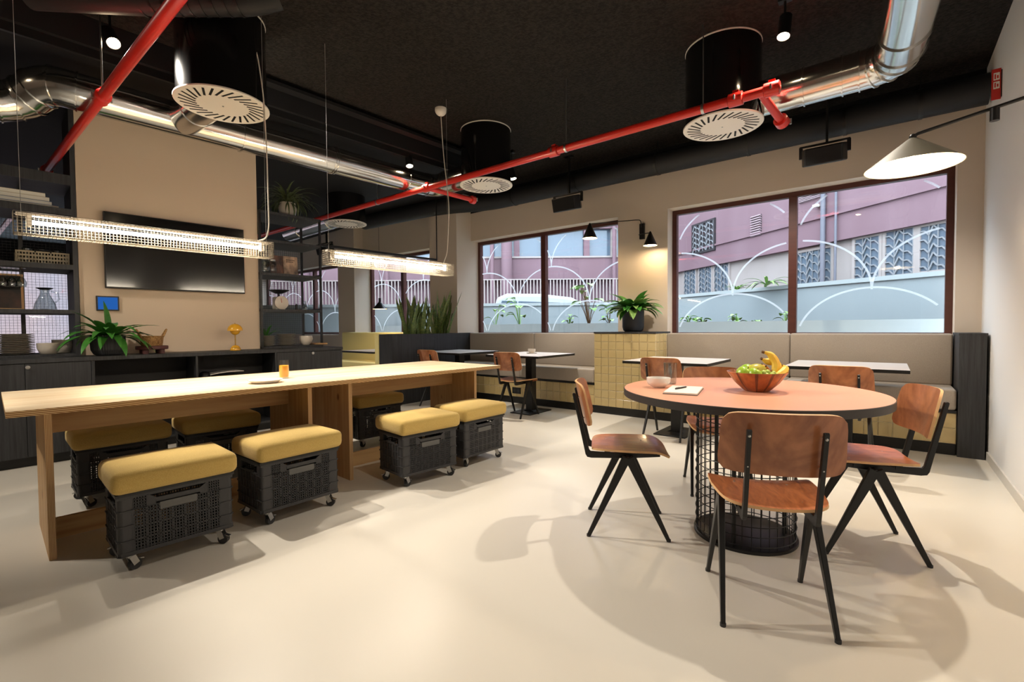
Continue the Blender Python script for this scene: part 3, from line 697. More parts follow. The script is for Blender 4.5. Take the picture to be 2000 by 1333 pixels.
# planter divider + yellow booth
xp = PXL+.05; o = thing('planter_box', (0, 0, 0), 0, 'long black planter box holding snake plants between the booths', 'planter')
PLY0, PLYM, PLY1 = onX(765, 655, xp).y, onX(847, 655, xp).y, PY0-.012
m = MB(); m.box(xp-.30, xp, PLY0, PLY1, 0, .95); m.box(xp-.30, xp-.28, PLY0, PLY1, .95, 1.03); m.box(xp-.02, xp, PLY0, PLY1, .95, 1.03); m.box(xp-.28, xp-.02, PLY0, PLY0+.02, .95, 1.03); m.box(xp-.28, xp-.02, PLY1-.02, PLY1, .95, 1.03)
m.build('box', M_BWOOD, o); bx('front_panel', M_BWOOD, xp, xp+.012, PLY0, PLYM-.002, .02, 1.03, o); bx('front_panel', M_BWOOD, xp, xp+.012, PLYM+.002, PLY1, .02, 1.03, o); bx('soil', M_SOIL, xp-.279, xp-.021, PLY0+.021, PLY1-.021, .951, 1.0, o)
o = thing('booth_screen', (0, 0, 0), 0, 'low black screen panel closing the left bench against the window pier', 'screen')
bx('panel', M_BWOOD, PXL+.004, xp, PY0-.005, YW-.015, 0, 1.02, o); bx('top_rail', M_BWOOD, PXL+.004, xp+.004, PY0-.005, YW-.015, 1.02, 1.032, o)
yb = thing('yellow_booth', (0, 0, 0), 0, 'pale yellow upholstered booth bench against the far window wall', 'bench')
ybx = w3[0]-.3; ybm, ybw, ybY = (ybx+PX0)/2-.03, PX0-ybx-.1, YW-.24
rbox('seat', M_YELS, ybw, .5, .16, .03, yb, (ybm, ybY-.36, .33)); rbox('backrest', M_YELS, ybw, .12, .62, .03, yb, (ybm, ybY-.065, .42)); bx('plinth', M_BWOOD, ybm-ybw/2+.02, ybm+ybw/2-.02, ybY-.58, ybY-.01, 0, .33, yb)
yb2 = thing('side_bench', (0, 0, 0), 0, 'pale yellow booth side bench backing onto the black planter', 'bench')
sby = 4.99
rbox('backrest', M_YELS, .12, sby-PLY0, .70, .03, yb2, (xp-.365, (PLY0+sby)/2, .33)); rbox('seat', M_YELS, .45, sby-PLY0, .16, .03, yb2, (xp-.655, (PLY0+sby)/2, .33)); bx('plinth', M_BWOOD, xp-.85, xp-.32, PLY0+.05, sby, 0, .33, yb2)
p = onY(742, 690, 4.62)
t = copy_tree(wt0); place(t, (p.x, p.y, 0), 0, 'distant cafe table inside the pale yellow booth')

# ================================================================ ROUND TABLE
RC = Vector((-.592, 2.726, 0)); RT, RZ = .627, .776
rt = thing('round_table', RC, 0, 'round salmon topped table on a black wire cage base', 'table')
m = MB(); m.lathe([(RT-.002, 0), (RT, .002), (RT, .036), (RT-.003, .038)], 72); m.mi = [1]*len(m.mi); m.mi[-1] = 0; m.build('tabletop', [M_SALMON, M_DKEDGE], rt, loc=(0, 0, RZ-.038), smooth=30)
MB().lathe([(.25, 0), (.252, .002), (.252, .016), (.248, .018)], 48).build('base_plate', M_BMETAL, rt, smooth=40)
MB().lathe([(.2, 0), (.2, .01)], 32).build('top_plate', M_BMETAL, rt, loc=(0, 0, RZ-.05))
cg = MB()
for k in range(36):
    an = 2*math.pi*k/36; cg.tube([(.238*math.cos(an), .238*math.sin(an), .018), (.238*math.cos(an), .238*math.sin(an), RZ-.05)], .0026, 5)
for j in range(15):
    z = .035+j*.049; cg.tube([(.243*math.cos(2*math.pi*k/40), .243*math.sin(2*math.pi*k/40), z) for k in range(40)], .0026, 5, closed=True)
cg.build('wire_cage', M_BMETAL, rt); rt.children[-1]['label'] = 'black welded wire cage'
for k in range(3):
    an = 2*math.pi*k/3+.5; MB().cyl((.2*math.cos(an), .2*math.sin(an), .018), (.2*math.cos(an), .2*math.sin(an), RZ-.05), .011, 10).build('support_rod', M_BMETAL, rt, smooth=40)

# ---- fruit bowl and what is on the round table
def at(px, py, z): p = fl(px, py, z); return Vector((p.x, p.y, z))
bc = at(1478, 764, RZ); bw = thing('fruit_bowl', bc, 0, 'wooden fruit bowl with dark streaks on the salmon table', 'bowl')
MB().lathe([(.001, 0), (.053, 0), (.055, .003), (.055, .013), (.001, .013)], 40).build('bowl_foot', M_BOWLD, bw, smooth=40)
_pr = [(.053, 0), (.062, .004), (.105, .045), (.142, .098), (.144, .102), (.138, .102), (.1, .05), (.056, .014)]
_an = 0.0; _k = 0; _rb = random.Random(4)
while _an < 359:
    _w = min(360-_an, (5, 26, 7, 20, 4, 32)[_k % 6]+_rb.uniform(-2, 2))
    if 360-_an-_w < 4: _w = 360-_an
    m = MB(); _n = max(2, int(_w/5)); _q = len(_pr)
    for i in range(_n+1):
        a_ = R(_an+_w*i/_n)
        for r_, z_ in _pr: m.v.append((r_*math.cos(a_), r_*math.sin(a_), z_))
    for i in range(_n):
        for j in range(_q): m.f.append([i*_q+j, i*_q+(j+1) % _q, (i+1)*_q+(j+1) % _q, (i+1)*_q+j]); m.mi.append(0)
    m.build('stave', M_BOWLD if _k % 2 == 0 else M_BOWLW, bw, smooth=40); _an += _w; _k += 1
# bowl local frame: right = image right
rv = Vector((_r.x, _r.y, 0)).normalized(); fv = Vector((_f.x, _f.y, 0)).normalized()
def bl_(r_, f_, z): return bc+rv*r_+fv*f_+Vector((0, 0, z))
def apple(p, r_, lb, m_=None, tilt=.3):
    o = thing('apple', p, tilt*5, lb, 'apple', 'fruit in the wooden bowl')
    MB().lathe([(.001, -.78), (.3, -.86), (.62, -.78), (.92, -.35), (1, .1), (.93, .5), (.7, .8), (.35, .88), (.12, .76), (.001, .66)], 24).build('flesh', m_ or M_APPLE, o, smooth=60)
    MB().tube([(0, 0, .68), (.04, 0, .95), (.14, 0, 1.1)], .05, 6).build('stalk', M_STEM, o)
    for c in o.children: c.scale = (r_,)*3
    o.rotation_euler = (tilt, tilt*.6, tilt*4)
apple(bl_(-.082, -.03, .092), .040, 'green apple at the left edge of the fruit bowl', tilt=-.5)
apple(bl_(-.045, -.062, .090), .036, 'green apple in front at the left of the fruit bowl', tilt=.4)
apple(bl_(-.028, .045, .098), .038, 'green apple at the back of the fruit bowl', tilt=.7)
mg = thing('mango', bl_(-.012, -.01, .105), 0, 'yellow green mango in the middle of the fruit bowl', 'mango', 'fruit in the wooden bowl'); MB().sph((0, 0, 0), .04, 20, 14, 1.35, 1, .95).build('flesh', M_MANGO, mg, smooth=60); MB().cyl((.05, 0, .01), (.06, 0, .016), .004, 6).build('stalk', M_STEM, mg); mg.rotation_euler = (0, -.2, math.atan2(rv.y, rv.x))
pc = thing('peach', bl_(.042, .03, .098), 0, 'orange peach behind the bananas in the fruit bowl', 'peach', 'fruit in the wooden bowl'); MB().sph((0, 0, 0), .04, 20, 14, 1, 1, .94).build('flesh', M_PEACH, pc, smooth=60); MB().cyl((0, 0, .034), (0, 0, .042), .004, 6).build('stalk', M_STEM, pc)
for k, (a, b_, z) in enumerate(((.005, -.085, .088), (.03, -.09, .09), (.018, -.07, .103), (.045, -.075, .096), (-.005, -.075, .1), (.022, -.1, .083), (.058, -.085, .084))):
    o = MB().sph((0, 0, 0), .0145, 14, 10, 1, 1, 1.1).build('grape', M_GRAPE, loc=bl_(a, b_, z), smooth=60); tag(o, 'green grape of the small heap at the front rim of the fruit bowl', 'grape', 'grapes in the fruit bowl')
def banana(pts, lb):
    m = MB(); P = [bl_(*q) for q in pts]; n = 14; Q = []
    for i in range(n+1):
        t = i/n*(len(P)-1); k = min(int(t), len(P)-2); u = t-k
        p0, p1, p2, p3 = P[max(k-1, 0)], P[k], P[k+1], P[min(k+2, len(P)-1)]
        Q.append(.5*((2*p1)+(p2-p0)*u+(2*p0-5*p1+4*p2-p3)*u*u+(3*p1-p0-3*p2+p3)*u**3))
    rr = [.006, .007, .009, .014, .018, .0195, .02, .02, .02, .0195, .018, .016, .012, .008, .004]
    o = thing('banana', Q[7], 0, lb, 'banana', 'fruit in the wooden bowl')
    m.tube([q-Q[7] for q in Q], rr, 7); m.build('peel', M_BAN, o, smooth=50)
    MB().tube([Q[0]-Q[7]-(Q[1]-Q[0])*.35, Q[0]-Q[7], Q[1]-Q[7]], [.0075, .0072, .0075], 7).build('tip', M_STEM, o)
banana([(.018, -.02, .205), (.055, -.025, .192), (.082, -.03, .15), (.075, -.035, .105), (.055, -.04, .082)], 'banana standing upright at the right of the fruit bowl')
banana([(.022, .0, .17), (.05, .0, .155), (.09, -.005, .15), (.105, -.02, .12), (.09, -.04, .09)], 'banana behind the upright banana in the fruit bowl')
banana([(.118, -.02, .135), (.128, -.035, .122), (.105, -.055, .103), (.075, -.07, .093), (.05, -.08, .09)], 'banana lying along the right rim of the fruit bowl')
p = at(1286, 757, RZ); o = thing('soup_bowl', p, 0, 'white porcelain bowl on the salmon table', 'bowl')
MB().lathe([(.001, 0), (.032, 0), (.034, .004), (.055, .016), (.064, .034), (.065, .055), (.0625, .055), (.06, .036), (.05, .02), (.001, .009)], 40).build('bowl_body', M_PORC, o, smooth=40)
p = at(1309, 750, RZ); o = thing('drinking_glass', p, 0, 'empty clear drinking glass behind the white bowl', 'glass')
MB().lathe([(.001, 0), (.032, 0), (.034, .004), (.038, .125), (.0365, .125), (.032, .008), (.001, .007)], 32).build('glass_body', M_CLEAR, o, smooth=40)
p = Vector((-.835, 2.49, RZ)); o = thing('notebook', p, R(11), 'open white notebook on the salmon table', 'notebook')
bx('cover', M_DKEDGE, -.082, .082, -.15, .15, 0, .003, o); bx('page_block', M_PAPER, -.08, .08, -.148, .148, .003, .010, o); bx('page', M_PAPER, -.078, .08, -.147, .14, .0101, .0108, o)
pen = thing('pen', Vector((p.x-.02, p.y+.02, RZ+.0152)), R(80), 'dark pen lying on the open notebook', 'pen')
MB().cyl((-.06, 0, 0), (.045, 0, 0), .0042, 10).build('barrel', M_DKEDGE, pen, smooth=40); MB().cyl((.045, 0, 0), (.06, 0, 0), .0042, 10, .001).build('tip', M_STEEL, pen, smooth=40); MB().bar((-.055, 0, .0055), (-.02, 0, .0055), .002, .002).build('clip', M_STEEL, pen)
# ---- long table items and window table bowl
p = at(518, 748, .75); o = thing('dinner_plate', p, 0, 'white plate on the long pine table', 'plate')
MB().lathe([(.001, 0), (.075, 0), (.08, .003), (.108, .02), (.11, .023), (.106, .022), (.078, .008), (.001, .006)], 48).build('plate_body', M_PORC, o, smooth=40)
MB().lathe([(.001, -.0005), (.06, -.0005), (.06, .0), (.001, .0)], 32).build('foot_ring', M_CER, o)
p = at(555, 739, .75); o = thing('juice_glass', p, 0, 'glass of orange juice on the long pine table', 'glass')
MB().lathe([(.001, 0), (.030, 0), (.033, .004), (.036, .04), (.034, .135), (.0325, .135), (.0335, .04), (.03, .008), (.001, .007)], 32).build('glass_body', M_CLEARJ, o, smooth=40)
MB().lathe([(.001, .0075), (.0295, .0085), (.0328, .04), (.0322, .096), (.001, .096)], 32).build('juice', M_JUICE, o, smooth=40)
p = at(1057, 690, .765); p.x = -3.75; p.y = 5.12; o = thing('snack_bowl', p, 0, 'small pale bowl on a saucer on the window table', 'bowl')
MB().lathe([(.001, 0), (.06, 0), (.075, .008), (.073, .01), (.001, .008)], 32).build('saucer', M_CER, o, smooth=40); MB().lathe([(.001, .008), (.035, .008), (.05, .03), (.052, .06), (.049, .06), (.045, .03), (.001, .02)], 32).build('bowl_body', M_CER, o, smooth=40)
# ================================================================ SIDEBOARD (D frame)
AF, ZT = -5.514, .89
def dth(name, label, cat, group=None, a=0, b=0, z=0): return thing(name, Dw(a, b, z), -DD, label, cat, group)
def cab(b0, b1, doors, knobs, label):
    t = dth('base_cabinet', label, 'cabinet', 'black base cabinets'); bx('carcass', M_BWOOD, AW+.004, AF-.022, b0, b1, .08, .855, t); bx('plinth', M_BMETAL, AW+.01, AF-.05, b0, b1, 0, .08, t)
    for (d0, d1), k in zip(doors, knobs):
        d = bx('door', M_BWOOD, AF-.021, AF, d0+.002, d1-.002, .085, .85, t)
        if k: MB().lathe([(.006, 0), (.006, .012), (.014, .016), (.015, .024), (.001, .026)], 16).build('knob', M_STEEL, d, smooth=40)
        if k:
            kn = d.children[0]; kn.location = (AF, k[0], k[1]); kn.rotation_euler = (0, R(90), 0)
k1 = onA(54, 718, AF); k2 = onA(610, 690, AF)
cab(-1.2, .594, [(-1.2, -.64), (-.64, -.22), (-.22, .187), (.187, .594)], [None, None, None, (k1.y, k1.z)], 'black wooden base cabinet under the left shelf')
cab(2.165, 2.947, [(2.165, 2.947)], [(k2.y, k2.z)], 'black wooden base cabinet under the right open shelf')
t = dth('media_cabinet', 'black open media cabinet below the television', 'cabinet')
m = MB(); m.box(AW+.0, AF, .596, .617, .08, .855); m.box(AW, AF, 1.382, 1.399, .08, .855); m.box(AW, AF, 2.143, 2.163, .08, .855); m.box(AW, AF, .617, 2.143, .08, .1); m.build('carcass', M_BWOOD, t)
bx('back_panel', M_NOOK, AW, AW+.012, .617, 2.143, .1, .855, t); bx('shelf', M_BWOOD, AW+.012, AF-.02, .617, 1.382, .53, .55, t); bx('shelf', M_BWOOD, AW+.012, AF-.02, 1.399, 2.143, .53, .55, t); bx('plinth', M_BMETAL, AW, AF-.05, .596, 2.163, 0, .08, t)
t = dth('sideboard_top', 'continuous black wooden worktop over the base cabinets', 'worktop')
m = MB(); m.box(AW, AF+.006, -1.2, 2.955, .855, ZT); m.box(-6.42, AW, -1.2, .57, .855, ZT); m.box(-6.42, AW, 2.13, 2.955, .855, ZT); m.build('slab', M_BWOOD, t, bevel=.002)

# ---------------------------------------------------------------- television
a = [onA(203, 411, AW+.08), onA(480, 449, AW+.08), onA(477, 573, AW+.08)]
tv = dth('television', 'large black flat television on the sand coloured wall', 'television'); y0, y1, z0, z1 = .748, 1.955, 1.522, 2.242
bx('body', M_TVB, AW+.03, AW+.075, y0, y1, z0, z1, tv, .004); bx('screen', M_TV, AW+.075, AW+.077, y0+.008, y1-.008, z0+.014, z1-.008, tv); bx('wall_mount', M_BMETAL, AW, AW+.03, 1.15, 1.55, 1.7, 2.05, tv)
p = onA(210, 593, AW+.02); t = dth('wall_tablet', 'small blue lit touch screen on the wall behind the plant', 'tablet')
q0, q1 = onA(188, 593, AW+.02).y, onA(233, 593, AW+.02).y
bx('casing', M_TVB, AW, AW+.02, q0, q1, p.z-.07, p.z+.07, t, .003); bx('screen', M_SCREEN, AW+.02, AW+.0215, q0+.012, q1-.012, p.z-.058, p.z+.058, t)

# ---------------------------------------------------------------- shelves
def wire_back(parent, a, b0, b1, z0, z1, st=.026):
    m = MB(); n = int((b1-b0)/st); k = int((z1-z0)/st)
    for i in range(n+1): m.box(a-.001, a+.001, b0+i*st-.001, b0+i*st+.001, z0, z1)
    for j in range(k+1): m.box(a-.001, a+.001, b0, b1, z0+j*st-.001, z0+j*st+.001)
    o = m.build('wire_back', M_BMETAL, parent); return o
sl = dth('open_shelf', 'tall black open shelf with wire back left of the television', 'shelf')
SA, SB = -5.87, -6.40
bx('side_panel', M_BWOOD, SB, SA, .532, .566, ZT, 3.155, sl); bx('side_panel', M_BWOOD, SB, SA, -1.2, -1.17, ZT, 3.155, sl)
LZ = [.89, 1.31, 1.72, 2.225, 2.53]
for z, th in zip(LZ, (.02, .035, .045, .06, .09)): bx('shelf_board', M_BWOOD, SB, SA, -1.17, .532, (z-th) if z > .9 else z, z if z > .9 else z+.02, sl)
for b_ in (-.35, .22): bx('upright', M_BMETAL, SB, SB+.03, b_-.015, b_+.015, ZT+.02, 2.53, sl)
wire_back(sl, SB+.005, -1.17, .53, ZT+.02, 2.2)
sr = dth('metal_shelf', 'black metal open shelf right of the television with wire back', 'shelf')
RB0, RB1, RBK = 2.14, 2.86, -6.40
for a in (SA, RBK):
    for b_ in (RB0, RB1): bx('post', M_BMETAL, a-.012, a+.012, b_-.012, b_+.012, ZT, 2.51, sr)
RZ_ = [.915, 1.357, 1.787, 2.18, 2.51]
for z in RZ_: bx('shelf_board', M_BWOOD, RBK, SA+.012, RB0-.012, RB1+.012, z-.03, z, sr)
for z in RZ_[:-1]: bx('side_rail', M_BMETAL, RBK, SA, RB1-.01, RB1+.01, z+.0, z+.02, sr)
wire_back(sr, RBK+.004, RB0, RB1-.02, .92, 2.18)
rail = dth('ceiling_rail', 'thin black rail running from the metal shelf towards the window pier', 'rail')
pp = toD(onY(772, 445, PY0-.4)); MB().bar((SA, RB1, 2.19), (SA+.0, RB1+1.9, 2.19), .025, .03).build('bar', M_BMETAL, rail); MB().bar((SA, RB1+1.9, 2.19), (SA, RB1+1.9, 3.15), .012, .012).build('drop_rod', M_BMETAL, rail)

# ---- shelf contents
def ona(px, py, a, z):
    q = onA(px, py, a); return Dw(a, q.y, z)
def lathed(name, label, cat, pos, prof, m_, part, group=None, n=32):
    o = thing(name, pos, 0, label, cat, group); MB().lathe(prof, n).build(part, m_, o, smooth=40); return o
def stackplates(px, a, z, n, r_, dz, where):
    for i in range(n):
        nm = 'bottom grey plate' if i == 0 else ('top grey plate' if i == n-1 else ['', 'second', 'third', 'fourth', 'fifth', 'sixth', 'seventh', 'eighth', 'ninth', 'tenth', 'eleventh', 'twelfth'][i]+' grey plate from the bottom')
        o = lathed('dinner_plate', '%s in the stack %s' % (nm, where), 'plate', ona(px, 670, a, z+i*dz), [(.001, 0), (r_*.6, 0), (r_*.97, dz*.75), (r_, dz*.95), (r_*.95, dz*.93), (r_*.58, dz*.28), (.001, dz*.25)], M_CERG, 'plate_body', 'plates stacked '+where)
stackplates(30, -6.05, .91, 12, .125, .0155, 'on the left shelf')
bp = [(.001, 0), (.05, 0), (.056, .004), (.075, .05), (.078, .1), (.075, .1), (.07, .05), (.05, .012), (.001, .01)]
lathed('storage_bowl', 'pale bowl in front beside the plate stack on the left shelf', 'bowl', ona(94, 670, -5.98, .91), bp, M_CER, 'bowl_body')
lathed('storage_bowl', 'taller pale bowl behind at the right end of the left shelf', 'bowl', ona(122, 670, -6.18, .91), [(q*.98, z*1.25) for q, z in bp], M_CER, 'bowl_body')
o = thing('glass_carafe', ona(88, 590, -6.08, 1.31), 0, 'glass coffee carafe with black collar on the left shelf', 'carafe')
MB().lathe([(.001, 0), (.075, 0), (.08, .006), (.07, .06), (.036, .14), (.03, .165), (.034, .185), (.032, .185), (.028, .165), (.033, .14), (.066, .06), (.074, .01), (.001, .006)], 32).build('glass_body', M_CLEAR, o, smooth=40)
MB().lathe([(.03, .186), (.06, .2), (.058, .204), (.026, .192)], 24).build('collar', M_BMETAL, o)
MB().tube([(.05, 0, .17), (.1, 0, .16), (.11, 0, .1), (.07, 0, .06)], .006, 8).build('handle', M_CLEAR, o, smooth=40); o.rotation_euler.z = .9
o = dth('framed_picture', 'dark framed picture leaning on the left shelf', 'picture', a=-6.2, b=onA(5, 560, -6.2).y, z=1.31)
bx('frame', M_VEDGE, -.01, .01, -.13, .13, 0, .33, o); bx('print', mat('dark print', (34, 30, 28), .4, noise=((7, 7, 7), .12), col2=(84, 50, 38)), .0101, .0115, -.113, .113, .016, .314, o); o.rotation_euler.y = -.12
for i, (c, w_) in enumerate((((200, 190, 170), .3), ((96, 120, 150), .27), ((214, 206, 190), .27), ((206, 196, 176), .26))):
    o = dth('hardback_book', ['lowest long book of the pile on the upper left shelf', 'blue grey book second from below on the upper left shelf', 'third book from below in the pile on the upper left shelf', 'top book of the pile on the upper left shelf'][i], 'book', 'books piled on the upper left shelf', a=-6.1, b=onA(20, 390, -6.1).y-.05*i*0, z=2.225+i*.034)
    bx('cover', mat('book cover %d' % i, c, .6), -.11, .11, -w_, w_-.05*i*.3, 0, .0335, o); bx('pages', M_PAPER, -.106, .1105, -w_+.01, w_-.05*i*.3+.001, .004, .0295, o)
o = dth('storage_crate', 'small beige perforated crate on the left shelf behind the linear lamp', 'crate', a=-6.12, b=onA(82, 485, -6.1).y, z=1.72)
M_CRT = mat('beige plastic', (168, 156, 130), .5); m = MB(); m.box(-.13, .13, -.17, .17, 0, .01)
for s_ in (1, -1):
    for z in (.0, .034, .068, .1): m.box(s_*.125-.005, s_*.125+.005, -.17, .17, z, z+.014); m.box(-.13, .13, s_*.165-.005, s_*.165+.005, z, z+.014)
    for k in range(18): q = -.17+.34*k/17; m.box(s_*.125-.004, s_*.125+.004, q-.004, q+.004, 0, .114)
    for k in range(12): q = -.125+.25*k/11; m.box(q-.004, q+.004, s_*.165-.004, s_*.165+.004, 0, .114)
m.build('crate_body', M_CRT, o); MB().tube([(.13, -.05, .105), (.14, -.05, .12), (.14, .05, .12), (.13, .05, .105)], .006, 6).build('handle', M_BMETAL, o)
for k in range(6):
    lathed('stemware', 'clear glass inside the beige crate on the left shelf', 'glass', o.location+EX*(-.06+.1*(k % 2))+EY*(-.1+.1*(k//2))+Vector((0, 0, .0105)), [(.001, 0), (.03, 0), (.036, .13), (.034, .13), (.028, .006), (.001, .006)], M_CLEAR, 'glass_body', 'glasses in the beige crate', 20)
for k in range(5):
    o = thing('wine_glass', ona(4+9*k, 520, -6.0-.08*(k % 2), 1.675), R(40*k), 'stemmed glass hanging upside down under the left shelf board', 'glass', 'glasses hanging under the left shelf')
    MB().lathe([(.034, -.002), (.034, 0), (.004, -.004), (.004, -.07), (.02, -.085), (.037, -.125), (.032, -.165), (.030, -.165), (.035, -.125), (.018, -.088), (.001, -.08)], 20).build('glass_body', M_CLEAR, o, smooth=40)
# right shelf
stackplates(524, -6.0, .915, 9, .085, .014, 'at the left of the metal shelf'); stackplates(559, -6.02, .915, 10, .11, .0145, 'in the middle of the metal shelf')
lathed('storage_bowl', 'round pale bowl at the right of the metal shelf', 'bowl', ona(597, 660, -6.0, .915), [(.001, 0), (.04, 0), (.07, .03), (.085, .075), (.078, .115), (.074, .115), (.08, .075), (.066, .034), (.001, .012)], M_CER, 'bowl_body')
o = dth('serving_board', 'small wooden board lying at the right end of the metal shelf', 'board', a=-6.0, b=onA(620, 668, -6.0).y, z=.915); rbox('board_body', M_PINEB, .3, .13, .022, .008, o); MB().lathe([(.012, 0), (.012, .002)], 12).build('hang_hole', M_SLOT, o, loc=(.12, 0, .0215))
pl_ = thing('shelf_plant', ona(520, 640, -6.2, .915), 0, 'strappy green plant behind the plates on the metal shelf', 'plant')
MB().lathe([(.001, 0), (.05, 0), (.06, .1), (.055, .1), (.001, .09)], 20).build('pot', M_CER, pl_, smooth=40)
for k in range(9): leaf(pl_, M_LEAF, (0, 0, .09), k*2.39, 1.35-.06*k, .25+.02*(k % 3), .03, 1.0)
o = dth('kitchen_scale', 'vintage kitchen scale with dial and black pan on the metal shelf', 'scale', a=-6.05, b=onA(545, 600, -6.05).y, z=1.357)
rbox('housing', M_PAPER, .12, .12, .16, .02, o); m = MB().lathe([(.082, -.016), (.082, .008), (.078, .01)], 32); d_ = m.build('dial', M_CER, o, loc=(.075, 0, .085), smooth=40); d_.rotation_euler = (0, R(90), 0)
MB().bar((.0865, 0, .085), (.0865, -.01, .14), .003, .007, (1, 0, 0)).build('needle', M_RED, o); MB().cyl((0, 0, .16), (0, 0, .2), .012, 10).build('post', M_BMETAL, o); MB().lathe([(.001, .2), (.04, .2), (.12, .24), (.118, .244), (.04, .206), (.001, .206)], 28).build('pan', M_BMETAL, o, smooth=40)
lathed('pepper_mill', 'small black pepper mill on the metal shelf', 'mill', ona(579, 602, -6.05, 1.357), [(.001, 0), (.018, 0), (.014, .03), (.017, .06), (.012, .075), (.001, .08)], M_BMETAL, 'mill_body')
lathed('bud_vase', 'small glass bud vase on the right of the metal shelf', 'vase', ona(596, 602, -6.05, 1.357), [(.001, 0), (.025, 0), (.03, .04), (.012, .09), (.015, .12), (.013, .12), (.01, .09), (.027, .04), (.001, .006)], M_CLEAR, 'vase_body')
for k, (px, da) in enumerate(((518, 0), (531, .08), (522, .16))):
    o = lathed('glass_jar', ['clear storage jar nearest the wall on the metal shelf', 'clear storage jar beside the magazines', 'clear storage jar at the back of the metal shelf'][k], 'jar', ona(px, 530, -6.0-da, 1.787), [(.001, 0), (.05, 0), (.055, .006), (.055, .13), (.04, .15), (.04, .165), (.038, .165), (.038, .15), (.052, .13), (.052, .008), (.001, .006)], M_CLEAR, 'glass_body')
    MB().lathe([(.042, .166), (.042, .185), (.001, .187)], 24).build('lid', M_STEEL, o, smooth=40)
for k, (c1, c2, dx) in enumerate((((70, 60, 62), (150, 110, 92), 0), ((206, 176, 152), (96, 84, 80), .15))):
    o = dth('magazine', ['dark photo magazine propped on the metal shelf', 'cream magazine with small title propped on the metal shelf'][k], 'magazine', a=-6.1+.02*k, b=onA(548, 520, -6.1).y+dx-.03, z=1.789)
    bx('cover', mat('magazine %d' % k, c1, .5, noise=((14, 14, 9), .18), col2=c2), -.004, .004, -.09, .09, 0, .25, o, .001)
    if k:
        for r_ in range(2): 
            for q in range(6-r_): bx('letter', M_DKEDGE, .0042, .0052, -.05+q*.018, -.04+q*.018, .195-r_*.024, .209-r_*.024, o)
    o.rotation_euler.y = -.12
sp = thing('spider_plant', ona(562, 418, -6.08, 2.51), 0, 'trailing spider plant in a cream pot on top of the metal shelf', 'plant')
MB().lathe([(.001, 0), (.06, 0), (.095, .05), (.105, .12), (.09, .19), (.082, .19), (.095, .12), (.001, .11)], 32).build('pot', M_CER, sp, smooth=40)
rq = random.Random(11)
for k in range(95): leaf(sp, M_DKLEAF, (rq.uniform(-.03, .03), rq.uniform(-.03, .03), .18), rq.uniform(0, 6.28), rq.uniform(.35, 1.45), rq.uniform(.28, .5), rq.uniform(.018, .028), rq.uniform(1.2, 3.0), n=8)

# ---------------------------------------------------------------- on the sideboard
pp = ona(211, 660, -5.68, ZT)
o = thing('potted_peace_lily', pp, 0, 'leafy green plant in a ribbed charcoal pot on the sideboard', 'plant')
MB().lathe([(.001, 0), (.085, 0), (.105, .012), (.122, .05), (.126, .11), (.126, .185), (.12, .185), (.118, .15), (.001, .15)], 88, wob=lambda an, z: 1+.018*(1 if int(an/(2*math.pi)*88+.5) % 2 else -1)*(1 if .02 < z < .18 else 0)).build('pot', M_POT, o, smooth=20)
MB().lathe([(.001, .152), (.117, .152)], 24).build('soil', M_SOIL, o)
rq = random.Random(5)
for k in range(48):
    az = k*2.399; el = 1.42-1.0*(k/48)**.7; back = max(0, math.cos(az-math.pi+DD)); leaf(o, M_LEAF, (math.cos(az)*.03, math.sin(az)*.03, .15), az, el+rq.uniform(-.1, .1)+.3*back, rq.uniform(.26, .41)*(1-.62*back), rq.uniform(.055, .085), rq.uniform(.9, 2.0), n=8)
leaf(o, M_LEAF, (0, 0, .15), math.atan2(-rv.y, -rv.x), 1.62, .36, .075, .25, n=8)
pp = ona(297, 680, -5.70, ZT)
o = thing('wooden_stand', pp, -DD, 'low round purple brown wooden stand under the basket', 'stand')
MB().lathe([(.125, .042), (.13, .046), (.13, .072), (.125, .076)], 40).build('top', M_PURP, o, smooth=30)
for k in range(4): an = R(45+90*k); MB().cyl((.09*math.cos(an), .09*math.sin(an), 0), (.09*math.cos(an), .09*math.sin(an), .042), .026, 14).build('foot', M_PURP, o, smooth=40)
o = thing('wicker_basket', pp+Vector((0, 0, .0765)), -DD, 'small wicker basket with two loop handles', 'basket')
m = MB()
for j in range(9): z = .006+j*.0105; m.tube([((.08+.012*j/9+.003*math.sin(k*math.pi+j*math.pi))*math.cos(2*math.pi*k/36), (.08+.012*j/9+.003*math.sin(k*math.pi+j*math.pi))*math.sin(2*math.pi*k/36), z) for k in range(36)], .0062, 6, closed=True)
m.lathe([(.001, 0), (.08, 0), (.08, .006), (.001, .006)], 24); m.build('woven_body', M_WICK, o, smooth=60)
for s_ in (1, -1):
    pts = []
    for i in range(13): an = math.pi*i/12; pts.append((.035*math.cos(an), s_*(.085+.035*math.sin(an)), .085+.075*math.sin(an)))
    MB().tube(pts, .007, 8).build('handle', M_WICK, o, smooth=60)
pp = ona(460, 680, -5.68, ZT)
o = thing('mushroom_lamp', pp, 0, 'small mustard yellow mushroom table lamp on the sideboard', 'lamp')
def dome(r_, z0, h, n=10): return [(r_*math.cos(R(90)*i/n), z0+h*math.sin(R(90)*i/n)) for i in range(n)]+[(.001, z0+h)]
MB().lathe([(.05, 0)]+dome(.052, .004, .055), 32).build('base', M_YLAMP, o, smooth=40); MB().cyl((0, 0, .05), (0, 0, .22), .006, 10).build('stem', M_GOLD, o, smooth=40)
MB().lathe([(.001, .168)]+[(.05*math.sin(R(90)*i/8), .222-.054*math.cos(R(90)*i/8)) for i in range(1, 9)], 28).build('lower_shade', M_YLAMP, o, smooth=40)
